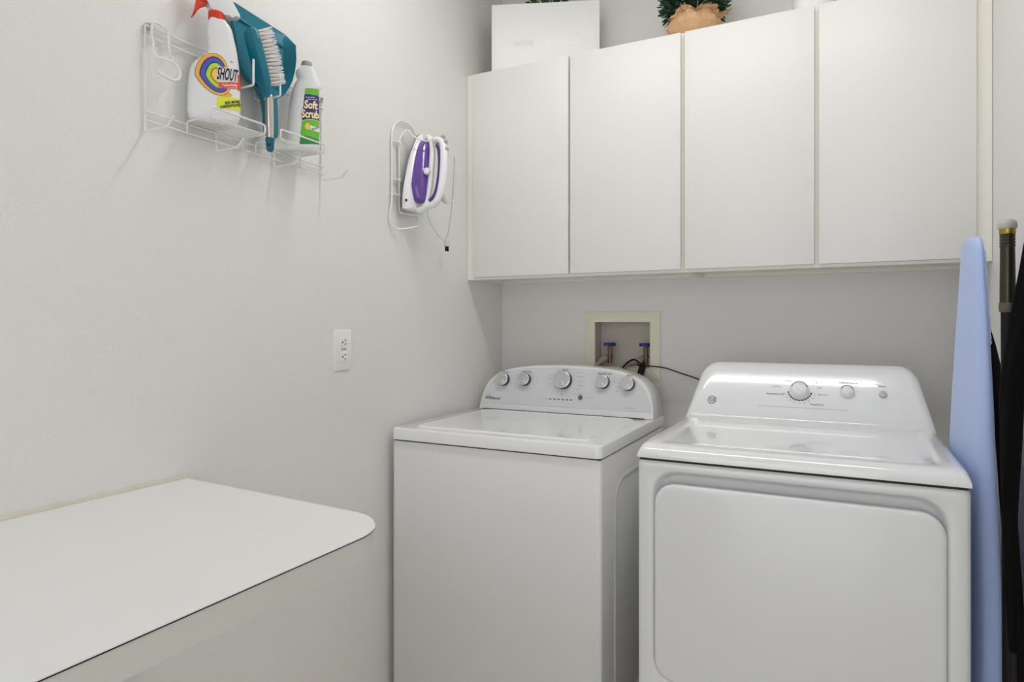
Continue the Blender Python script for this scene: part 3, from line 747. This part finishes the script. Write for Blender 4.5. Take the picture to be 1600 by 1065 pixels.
for z, wd, yc, x0, x1 in ((1.825, .075, -1.318, .022, .048), (1.812, .060, -1.313, .024, .050), (1.798, .048, -1.309, .027, .050), (1.78, .044, -1.3065, .030, .050), (1.75, .043, -1.3045, .032, .049), (1.72, .042, -1.304, .033, .049), (1.709, .036, -1.304, .034, .048), (1.7055, .024, -1.304, .036, .046)):
    rings.append([(a, b_, z) for a, b_ in rr(x0, x1, yc-wd/2, yc+wd/2, min((x1-x0), wd)*.42, 4)])
loft(d, rings); obj('handle', d, 'teal', t, smooth=60)

# ------------------------------------------------------------------ hand brush
t = thing('hand_brush', 'teal hand brush with white bristles and steel handle in front of the dustpan', 'brush', (.08, -1.342, 1.655))
A = Vector((.085, -1.401, 1.928)); Mv_ = Vector((.0825, -1.3465, 1.786)); Bv = Vector((.0815, -1.3425, 1.662)); ax = (Mv_-A).normalized(); axh = (Bv-Mv_).normalized(); HL = (Mv_-A).length
bd = Vector((.22, .975, 0)); bd = (bd-ax*bd.dot(ax)).normalized(); sd = ax.cross(bd)
def bp(s, u, v): return A+ax*s+bd*u+sd*v
d = NB(); rings = []
for s, hw_, th in ((0, .010, .007), (.003, .017, .011), (.010, .0225, .014), (.03, .0245, .015), (.09, .0245, .015), (.118, .0225, .014), (.132, .0175, .0125), (.144, .0115, .0105), (.154, .0088, .009)):
    rings.append([bp(s, a, b_) for a, b_ in rr(-.004-th/2*1.3, -.004+th/2*1.3, -hw_, hw_, min(hw_, th*.6)*.9, 4)])
loft(d, rings); obj('brush_head', d, 'teal', t, smooth=60)
d = NB()
rb = random.Random(3)
for i in range(15):
    s = .009+i*.0081
    for j in range(4):
        v = -.0125+.0083*j
        for k in range(7):
            o0 = bp(s+rb.uniform(-.0013, .0013), .004, v*1.25+rb.uniform(-.0013, .0013)); ln = .038+.004*(1-abs(i-7)/8)+rb.uniform(-.003, .002)
            tip = bp(s+rb.uniform(-.0045, .0045)-.0035+.0055*i/14, .004+ln, v*1.4+rb.uniform(-.003, .003))
            tube(d, [o0, (o0+tip)/2+ax*rb.uniform(-.0008, .0008), tip], [.0010, .0009, .0007], 4, round_end=False)
obj('bristles', d, 'bristle', t, smooth=0)
d = NB(); lathe(d, [(.0085, -.004), (.0098, -.001), (.0098, .002), (.0094, .098), (.0092, .101)], Mv_, axh, 24); obj('steel_handle', d, 'steel', t)
d = NB(); lathe(d, [(.0100, .098), (.0108, .100), (.0108, .105), (.0098, .1065), (.0096, .118), (.0080, .127), (.0045, .131), (.0005, .1318)], Mv_, axh, 24); e_ = obj('end_cap', d, 'tealdark', t)
c0 = Mv_+axh*.115; vw = Vector((CAMX, CAMY, CAMZ))-c0; vw = Vector((.56, -.80, -.15)).normalized()
d = NB(); lathe(d, [(.0036, .0080), (.0038, .0097), (.003, .0100)], c0, vw, 14); obj('hanging_hole', d, 'seam', e_)

# ------------------------------------------------------------------ iron holder and iron
t = thing('iron_holder', 'white wire iron holder with hooks mounted on the left wall', 'iron holder', (0, -.70, 1.55))
d = NB()
tube(d, spline([(.050, -.7229+.028, 1.5655), (.034, -.742, 1.553), (.016, -.762, 1.552), (.0085, -.782, 1.566), (.0085, -.788, 1.592), (.0085, -.780, 1.63), (.0085, -.7767, 1.66), (.0085, -.7767, 1.76), (.0085, -.7767, 1.85), (.0085, -.768, 1.880), (.0085, -.745, 1.905), (.0085, -.712, 1.913), (.0085, -.680, 1.910), (.0085, -.652, 1.892), (.0085, -.641, 1.865), (.0085, -.640, 1.78), (.0085, -.640, 1.66), (.0085, -.632, 1.60)], 6), .0034, 8)
obj('outer_frame', d, 'wire', t)
d = NB()
tube(d, spline([(.050, -.660, 1.606), (.038, -.69, 1.605), (.020, -.735, 1.606), (.013, -.7424, 1.616), (.012, -.7424, 1.68), (.012, -.7424, 1.76), (.012, -.7424, 1.835), (.014, -.732, 1.862), (.019, -.718, 1.880), (.026, -.708, 1.884)], 6), .0026, 8)
obj('inner_wire', d, 'wire', t)
d = NB()
tube(d, spline([(.026, -.708, 1.884), (.036, -.716, 1.872), (.055, -.718, 1.855), (.083, -.708, 1.843), (.098, -.700, 1.842), (.107, -.692, 1.850)], 6), .0026, 8)
obj('retaining_loop', d, 'wire', t)
d = NB(); prism(d, [(-.742, 1.625), (-.645, 1.625), (-.645, 1.80), (-.66, 1.835), (-.742, 1.835)], lambda a, b_, h: (h, a, b_), .0045, .0065); obj('heat_plate', d, 'wire', t, smooth=0)
for z in (1.835, 1.713, 1.664):
    d = NB(); tube(d, [(.004, -.7767, z), (.012, -.745, z)], .0032, 8); lathe(d, [(.0065, 0), (.0065, .004), (.003, .006)], (.012, -.742, z), (1, 0, 0), 14); obj('mounting_lug', d, 'wire', t)

t = thing('clothes_iron', 'white and purple steam iron resting upright in the wire holder', 'iron', (.08, -.69, 1.615))
IX = .030
def ic(z): return -.690+.030*(z-1.70)/.18     # centre line in y
def iw(z):
    k = (z-1.62)/.262; k = max(0, min(1, k))
    return .0595*max(.0, (1-k**2.2))**.72*(1-.12*max(0, (.25-k)/.25)**2)+.0006
def irow(z, ww, a0, a1, seg=16, p=2.4, yc=None):
    yc = ic(z) if yc is None else yc; out = []
    for k in range(seg+1):
        th = pi*k/seg; cs, sn = cos(th), sin(th)
        out.append((IX+a0+(a1-a0)*abs(sn)**(2/p), yc+ww*abs(cs)**(2/p)*(1 if cs > 0 else -1), z))
    return out
def zs(z0, z1, n=30): return [z0+(z1-z0)*i/n for i in range(n+1)]
d = NB(); loft(d, [irow(z, iw(z)+.001, 0, .0045, p=6) for z in zs(1.620, 1.882)]); obj('soleplate', d, 'sole', t, smooth=50)
def skh(z):
    k = (z-1.615)/.267; return .030-.010*k**2
d = NB(); loft(d, [irow(1.6135, iw(1.62)*.8, .008, .026)]+[irow(z, iw(z)*1.0, .0045, skh(z), p=3.2) for z in zs(1.617, 1.880)]); obj('body_shell', d, 'ironwhite', t, smooth=60)
def tw(z):
    k = max(0, min(1, (z-1.640)/.222)); return .046*max(0, (1-k**2.4))**.6*min(1, .35+.65*sqrt(min(1, k*4)))+.0004
def th_(z):
    k = (z-1.640)/.222; return .046+.018*(1-k)*1.0+.006*sin(pi*max(0, min(1, k)))
d = NB(); loft(d, [irow(z, tw(z), .020, th_(z)*.98, p=2.2) for z in zs(1.640, 1.862)]); obj('water_tank', d, 'purple', t, smooth=60)
# white spine over the tank, rear block and looped handle
def ip(a, z, v=0): return (IX+a, ic(z)+v, z)
d = NB()
rings = []
for a, z, r in ((.040, 1.868, .005), (.050, 1.858, .009), (.060, 1.840, .011), (.065, 1.80, .0115), (.067, 1.75, .0115), (.068, 1.70, .012), (.066, 1.65, .014), (.055, 1.625, .018), (.03, 1.617, .022)):
    rings.append((a, z, r))
tube(d, spline([ip(a, z) for a, z, r in rings], 4), [.0105]*(4*(len(rings)-1)+1), 12); obj('spine', d, 'ironwhite', t, smooth=60)
d = NB(); tube(d, spline([ip(.066, 1.85, -.008), ip(.0755, 1.80, -.004), ip(.0775, 1.75, -.004), ip(.0775, 1.70, -.004), ip(.074, 1.65, -.006)], 5), .0028, 8); obj('grey_inlay', d, 'irongrey', t)
d = NB()
hp = spline([ip(.058, 1.852), ip(.080, 1.853), ip(.098, 1.842), ip(.108, 1.815), ip(.113, 1.775), ip(.115, 1.735), ip(.114, 1.695), ip(.108, 1.660), ip(.094, 1.637), ip(.070, 1.628), ip(.05, 1.626)], 5)
rad = [.0095+.0035*sin(pi*i/(len(hp)-1)) for i in range(len(hp))]
tube(d, hp, rad, 14); obj('handle', d, 'ironwhite', t, smooth=60)
d = NB()
hp = spline([ip(.082, 1.835), ip(.092, 1.815), ip(.0995, 1.775), ip(.1015, 1.735), ip(.0995, 1.695), ip(.093, 1.665), ip(.082, 1.650), ip(.071, 1.650), ip(.0675, 1.665)], 5)
tube(d, hp, .0085, 12); obj('handle_lining', d, 'purpledark', t, smooth=60)
d = NB()
lathe(d, [(.012, 0), (.012, .006), (.009, .010), (.0005, .011)], ip(.063, 1.742, -.018), (.35, -.94, 0), 24); obj('steam_dial', d, 'ironwhite', t)
d = NB()
for a, z in ((.098, 1.856), (.110, 1.838)): lathe(d, [(.007, 0), (.0075, .004), (.0075, .010), (.005, .012)], ip(a, z), (.75, -.1, .65), 16)
box(d, IX+.108, IX+.124, ic(1.82)-.009, ic(1.82)+.009, 1.812, 1.822, .003); obj('spray_buttons', d, 'irongrey', t)
d = NB(); lathe(d, [(.0045, 0), (.0045, .0012), (.003, .002)], ip(.021, 1.642, -.0575), (.15, -.98, 0), 16); obj('indicator_lamp', d, 'redlamp', t)
d = NB(); lathe(d, [(.009, 0), (.008, .012), (.0055, .03), (.004, .036)], ip(.112, 1.668, .004), (.35, .1, -.75), 14); obj('cord_guard', d, 'irongrey', t)
d = NB()
cp = [ip(.100, 1.655, .012), ip(.112, 1.640, .030), (.150, -.63, 1.66), (.150, -.61, 1.74), (.138, -.60, 1.80), (.125, -.585, 1.80), (.115, -.575, 1.72), (.085, -.545, 1.62), (.055, -.518, 1.56), (.050, -.5157, 1.548)]
tube(d, spline(cp, 6), .0022, 8)
tube(d, spline([ip(.060, 1.620, .01), (.080, -.675, 1.595), (.065, -.63, 1.575), (.055, -.575, 1.548), (.050, -.535, 1.5405), (.050, -.512, 1.5425), (.05, -.505, 1.548)], 6), .0018, 8)
obj('power_cord', d, 'cord', t)
d = NB(); rings = [[(.05+a, -.5157+b_, z) for a, b_ in rr(-g, g, -g*1.25, g*1.25, g*.4, 3)] for z, g in ((1.553, .0035), (1.545, .0055), (1.532, .0085), (1.522, .0085), (1.519, .0075))]
loft(d, rings); pl = obj('plug', d, 'cord', t)
d = NB()
for s in (-1, 1): box(d, .0465, .0535, -.5157+s*.0062-.0009, -.5157+s*.0062+.0009, 1.502, 1.520, .0003)
obj('prongs', d, 'black', pl, smooth=0)

# ------------------------------------------------------------------ items on the cabinets
# white box standing at the front left
a0 = Vector((.092, -.263, ZT+.0005)); a1 = Vector((.478, -.110, ZT+.0005)); u = (a1-a0); Wd = u.length; u.normalize(); nb = Vector((u.y, -u.x, 0)); HT = .2685
def sp(a, z, h): return a0+u*a+Vector((0, 0, z))+nb*h
t = thing('white_box', 'flat white box with pale lettering standing on the cabinet by the left wall', 'box', tuple(sp(Wd/2, 0, -.015)))
d = NB(); prism(d, rr(0, Wd, 0, HT-.012, .002, 2), lambda a, b_, h: sp(a, b_, h), -.030, -.002, bev=.001)
box_b = obj('box_body', d, 'signwhite', t, smooth=30)
d = NB()
def bq(g, h, r=.0025): return [sp(a, b_, h) for a, b_ in rr(g, Wd-g, g*.2, HT-g, r, 3)]
loft(d, [bq(0, -.033), bq(0, -.002), bq(.0008, 0), bq(.012, 0), bq(.0135, -.0012)]); obj('lid', d, 'signwhite', t, smooth=30)
d = NB()
text(d, 'OLIVE', .027, lambda a, b_: sp(Wd*.30+a, HT*.425+b_, .0004), 0, bold=.0002, space=1.1)
obj('lettering', d, 'signgrey', t, smooth=0)
d = NB()
text(d, 'BRANCH', .029, lambda a, b_: sp(Wd*.655+a, HT*.44+b_, .0004), 0, bold=.0003, space=1.1)
obj('lettering', d, 'signprint', t, smooth=0)

def plant(cx, cy, rp, hp_, rf, hf, zf, label, seed, name, leafn, leafm, wrap=True, limits=None):
    rn = random.Random(seed)
    t = thing(name, label, 'potted plant', (cx, cy, ZT))
    d = NB(); lathe(d, [(rp*.6, .0005), (rp*.8, .03), (rp*.86, hp_*.7), (rp*.82, hp_*.7), (.001, hp_*.68)], (cx, cy, ZT), seg=24); obj('soil_pot', d, 'soil', t)
    if wrap:
        d = NB(); rings = []; N = 72
        for z, k, fl in ((.001, .68, 0), (.012, .82, .01), (.03, .94, .03), (.05, 1.02, .05), (.065, .97, .06), (.078, .86, .05), (.09, .84, .07), (1, .90, .10), (1.1, .92, .14)):
            zz = z if z < 1 else hp_*(.95 if z == 1 else 1.06); ring = []
            for i in range(N):
                a = 2*pi*i/N; f = 1+fl*(sin(a*9+z*40+seed)*.5+sin(a*5+1.3+z*20)*.6+.3*sin(a*17+z*70))
                r_ = rp*k*f; dz = (.005*sin(a*5+seed)+.003*sin(a*11)) if z >= 1 else .003*sin(a*7+z*90)*(z > .005)
                ring.append((cx+r_*cos(a), cy+r_*sin(a), ZT+zz+dz))
            rings.append(ring)
        loft(d, rings, cap1=False); 
        # loose paper corners at the side
        for a, ln in ((-.1, .055), (-.5, .03), (2.4, .03)):
            p0 = Vector((cx+rp*.85*cos(a), cy+rp*.85*sin(a), ZT+hp_*.72)); o_ = Vector((cos(a), sin(a), .42)); s_ = Vector((-sin(a), cos(a), 0))
            v = [d['bm'].verts.new(p0+q) for q in (s_*.022, -s_*.022, o_*ln*.6-s_*.010+Vector((0, 0, .004)), o_*ln, o_*ln*.55+s_*.014)]
            d['bm'].faces.new(v)
        obj('paper_wrap', d, 'kraft', t, smooth=24)
    # stems and leaves
    ds, dl = NB(), NB(keep=True); b = dl['bm']
    for i in range(leafn):
        th = rn.uniform(0, 2*pi); ph = rn.uniform(-.5, pi/2); rad_ = rn.uniform(.45, 1)**.6
        dr_ = Vector((cos(th)*cos(ph), sin(th)*cos(ph), sin(ph)))
        p = Vector((cx, cy, ZT+zf))+Vector((dr_.x*rf*rad_, dr_.y*rf*rad_, dr_.z*hf*rad_))
        if p.z < ZT+hp_*.75: continue
        if i % 22 == 0 and (not limits or p.y > -.13):
            tube(ds, spline([(cx+rn.uniform(-.01, .01), cy+rn.uniform(-.01, .01), ZT+hp_*.6), (cx+(p.x-cx)*.4, cy+(p.y-cy)*.4, ZT+hp_+.01), p], 3), .0011, 5)
        L = rn.uniform(.016, .03) if name == 'potted_plant' else rn.uniform(.012, .018); W = L*.17 if name == 'potted_plant' else L*.3
        q = (dr_+Vector((rn.uniform(-.6, .6), rn.uniform(-.6, .6), rn.uniform(-.3, .7)))).normalized()
        s_ = q.cross(Vector((rn.uniform(-1, 1), rn.uniform(-1, 1), rn.uniform(-1, 1)))).normalized(); up = q.cross(s_)
        pts = [p, p+q*L*.35+s_*W, p+q*L*.7+s_*W*.75, p+q*L, p+q*L*.7-s_*W*.75, p+q*L*.35-s_*W]
        if min(v.y for v in pts) < -.30 and False: continue
        if max(v.y for v in pts) > -.004 or (limits and not limits(pts)): continue
        mid = [p+q*L*.35-up*W*.3, p+q*L*.7-up*W*.25]
        V = [b.verts.new(v) for v in pts]; Mv = [b.verts.new(v) for v in mid]
        for f in ((V[0], V[1], Mv[0]), (V[0], Mv[0], V[5]), (V[1], V[2], Mv[1], Mv[0]), (V[5], Mv[0], Mv[1], V[4]), (V[2], V[3], Mv[1]), (V[4], Mv[1], V[3])): b.faces.new(f)
    obj('stems', ds, 'leaf', t); obj('foliage', dl, leafm, t, smooth=0)
plant(.847, -.185, .088, .092, .108, .115, .150, 'artificial green plant in a brown paper wrapped pot on the wall cabinet', 5, 'potted_plant', 2800, 'leaf')
plant(.252, -.095, .055, .20, .088, .09, .295, 'green boxwood plant mostly hidden behind the flat white box on the cabinet', 9, 'boxwood_plant', 900, 'leaf2', wrap=False,
      limits=lambda ps: min(v.z for v in ps) > 2.485 or min((v-a0).dot(nb) for v in ps) < -.04 and max((v-a0).dot(nb) for v in ps) < -.036)
d = NB(); lathe(d, [(.050, 0), (.058, .002), (.062, .01), (.064, .06), (.062, .12), (.064, .126), (.058, .126), (.054, .11), (.052, .02), (.001, .018)], (1.222, -.2, ZT+.0005), seg=40)
tag(obj('ceramic_pot', d, 'ceramic', org=(1.222, -.2, ZT)), 'glossy white ceramic pot on the cabinet above the dryer', 'pot')

# ------------------------------------------------------------------ ironing board
t = thing('ironing_board', 'upright ironing board in a light blue cover between dryer and right wall', 'ironing board', (1.57, -.63, .02))
def bprof(z):
    top, bot = 1.436, .10
    P_ = [(.10, .001), (.105, .06), (.12, .10), (.15, .135), (.2, .155), (.5, .170), (.80, .170), (.93, .168), (1.05, .154), (1.15, .136), (1.25, .114), (1.33, .094), (1.38, .083), (1.405, .075), (1.42, .063), (1.43, .048), (1.4345, .032), (1.436, .014)]
    for a, b_ in zip(P_, P_[1:]):
        if a[0] <= z <= b_[0]: return a[1]+(b_[1]-a[1])*(z-a[0])/(b_[0]-a[0])
    return .001
def bcen(z): return -.640-.062*max(0, (z-.95)/.486)
def bx(z): return 1.5895-.016*max(-.6, (z-.95)/.486)      # x of the near edge on the wall side
d = NB(); rings = []
rn = random.Random(2)
zl = [.10, .102, .105, .112, .12, .135, .15, .2]+[.2+i*.05 for i in range(1, 22)]+[1.28, 1.30, 1.32, 1.34, 1.36, 1.375, 1.39, 1.40, 1.41, 1.418, 1.425, 1.43, 1.4335, 1.4355]
for z in zl:
    h = bprof(z); yc = bcen(z); near, far = yc-h, yc+h; k = min(1, h/.05)
    T = max(0, min(1, (z-.95)/.486)); kk = .45+.55*min(1, h/.06)**.7
    xb = bx(z); th = (.032-.013*T)*kk; xb -= (1-kk)*.006; xf = xb-th; sl = (.016-.010*T)*kk
    wob = .0007*sin(z*95)+.0004*sin(z*210) if z > 1.2 else .0006*sin(z*14)
    e = min(.010, h*.5)
    ring = [(xb, near+e*1.2, z), (xb+.001, near+e*.5, z), (xb-.004*k, near+wob, z), (xb-th*.35, near-.001+wob*.5, z), (xb-th*.65, near+e*.35, z), (xf+.0012, near+e*1.5, z), (xf-.0005*k, near+e*3, z),
            (xf-sl*.30+.0008*sin(z*30), yc-h*.35, z), (xf-sl*.55+.0008*sin(z*23+1), yc+h*.1, z), (xf-sl*.80, yc+h*.55, z), (xf-sl*.9+.001, far-e*1.5, z), (xf-sl*.8+.004*k, far-e*.4, z), (xb-sl*.9-.006*k, far, z), (xb-sl*.9, far-e, z), (xb-sl*.5, yc, z)]
    rings.append(ring)
loft(d, rings); o = obj('cover', d, 'boardcloth', t, smooth=60)
sb = o.modifiers.new('sub', 'SUBSURF'); sb.levels = 1; sb.render_levels = 2
# gathered elastic hem near the nose
d = NB(); pts = []
for i in range(60):
    z = 1.20+.20*i/59; pts.append((bx(z)+.0005+.0006*sin(i*1.9), bcen(z)-bprof(z)+.005+.0006*sin(i*1.9+1), z))
tube(d, pts, .0016, 6); obj('elastic_hem', d, 'boardcloth', t)
d = NB()
for z0_, z1_, y0_, y1_ in ((1.05, .14, -.50, -.56), (1.05, .14, -.56, -.46)):
    tube(d, [(1.608, y0_, z0_), (1.612, y1_, z1_)], .007, 10)
tube(d, [(1.614, -.60, .14), (1.614, -.42, .14)], .007, 10); tube(d, [(1.590, -.53, .80), (1.611, -.53, .80)], .006, 8)
obj('folded_legs', d, 'trim', t)
d = NB(); box(d, 1.580, 1.62, -.72, -.55, .0005, .102, .006); obj('rear_foot', d, 'trim', t)

# ------------------------------------------------------------------ poles in the right corner

t = thing('extension_pole', 'dark metal telescoping pole with a pale grey end cap leaning by the right wall', 'pole', (1.607, -.836, 0))
def along(p, q, z): k = (p[2]-z)/(p[2]-q[2]); return Vector(p)+(Vector(q)-Vector(p))*k
pa, pb = (1.6025, -.833, 1.437), (1.607, -.836, .004)
axp = (Vector(pb)-Vector(pa)).normalized()
d = NB(); lathe(d, [(.0005, -.018), (.010, -.017), (.0150, -.013), (.0165, -.007), (.0165, 0), (.015, .002)], pa, axp, 28); obj('end_cap', d, 'polecap', t)
d = NB(); lathe(d, [(.0142, .001), (.0142, .012), (.0135, .013)], pa, axp, 28); obj('gold_band', d, 'gold', t)
d = NB(); prf = [(.0122, .010)]
for k in range(4): prf += [(.0124, .014+k*.0065), (.0134, .0155+k*.0065), (.0134, .0185+k*.0065), (.0124, .0195+k*.0065)]
prf += [(.0126, .05), (.0138, .155)]
lathe(d, prf, pa, axp, 28); obj('upper_tube', d, 'polemetal', t)
d = NB(); lathe(d, [(.0145, .152), (.0150, .156), (.0150, .166), (.0140, .171)], pa, axp, 28); obj('locking_collar', d, 'collar', t)
d = NB(); lathe(d, [(.0118, .168), (.0118, 1.432)], pa, axp, 24); obj('lower_tube', d, 'black', t)

t = thing('closed_umbrella', 'black closed umbrella leaning at the far right in front of the dark pole', 'umbrella', (1.606, -.886, 0))
ctr = [(1.644, -.886, 1.50), (1.634, -.886, 1.3831), (1.6205, -.886, 1.2705), (1.6035, -.887, 1.128), (1.5985, -.888, .998), (1.596, -.888, .872), (1.599, -.887, .74), (1.602, -.886, .60)]
rd = [.013, .018, .020, .0205, .0165, .0125, .010, .006]
d = NB(); C1 = spline(ctr, 6); rings = []
for i, p in enumerate(C1):
    k = i/6; j = min(int(k), len(rd)-2); r = rd[j]+(rd[j+1]-rd[j])*(k-j)
    rings.append([(p.x+r*(1+.09*cos(5*a+i*.22))*cos(a), p.y+r*(1+.09*cos(5*a+i*.22))*sin(a), p.z) for a in [2*pi*q/30 for q in range(30)]])
loft(d, rings); obj('canopy', d, 'blackfab', t, smooth=60)
d = NB(); tube(d, spline([(1.602, -.886, .62), (1.604, -.886, .3), (1.606, -.886, .004)], 4), .0045, 8); obj('shaft', d, 'black', t)
d = NB(); lathe(d, [(.012, 0), (.0135, .01), (.0135, .07), (.009, .085), (.0005, .088)], (1.644, -.886, 1.495), (.06, 0, 1), 20); obj('handle', d, 'black', t)

t = thing('folded_sunshade', 'dark brown rolled sunshade leaning behind the ironing board edge', 'sunshade', (1.64, -.72, 0))
ctr = [(1.6060, -.62, 1.235), (1.6100, -.625, 1.19), (1.6160, -.645, 1.12), (1.6220, -.68, 1.0), (1.6270, -.70, .86), (1.6340, -.712, .70), (1.6440, -.72, .50), (1.6500, -.722, .25), (1.6520, -.722, .03)]
rd = [.003, .009, .0125, .0145, .0145, .0145, .0150, .0155, .0155]
d = NB(); C1 = spline(ctr, 6); rings = []
for i, p in enumerate(C1):
    k = i/6; j = min(int(k), len(rd)-2); r = rd[j]+(rd[j+1]-rd[j])*(k-j)
    rings.append([(p.x+r*(1+.05*cos(4*a+i*.1))*cos(a), p.y+r*(1+.05*cos(4*a+i*.1))*1.5*sin(a), p.z) for a in [2*pi*q/26 for q in range(26)]])
loft(d, rings); obj('fabric', d, 'brownfab', t, smooth=60)
d = NB(); tube(d, [(1.652, -.722, .001), (1.652, -.722, .035)], .008, 10); obj('tip', d, 'black', t)

# ------------------------------------------------------------------ added fill: world background through the invented opening behind the camera, camera, view
w_ = bpy.data.worlds.new('World'); bpy.context.scene.world = w_; w_.use_nodes = True
bg = w_.node_tree.nodes['Background']; bg.inputs[0].default_value = (.93, .96, 1, 1); bg.inputs[1].default_value = 2.6
cam = bpy.data.cameras.new('Camera'); co = bpy.data.objects.new('Camera', cam); C.objects.link(co)
co.location = (CAMX, CAMY, CAMZ); co.rotation_euler = (pi/2, 0, YAW)
cam.sensor_fit = 'HORIZONTAL'; cam.sensor_width = 36; cam.lens = 36*FPX/1600; cam.shift_y = -(532.5-507.45)/1600; cam.clip_start = .02
sc = bpy.context.scene; sc.camera = co
sc.cycles.use_denoising = True; sc.cycles.max_bounces = 12; sc.cycles.diffuse_bounces = 8
sc.view_settings.view_transform = 'Standard'; sc.view_settings.look = 'None'; sc.view_settings.gamma = 1; sc.view_settings.exposure = -.4
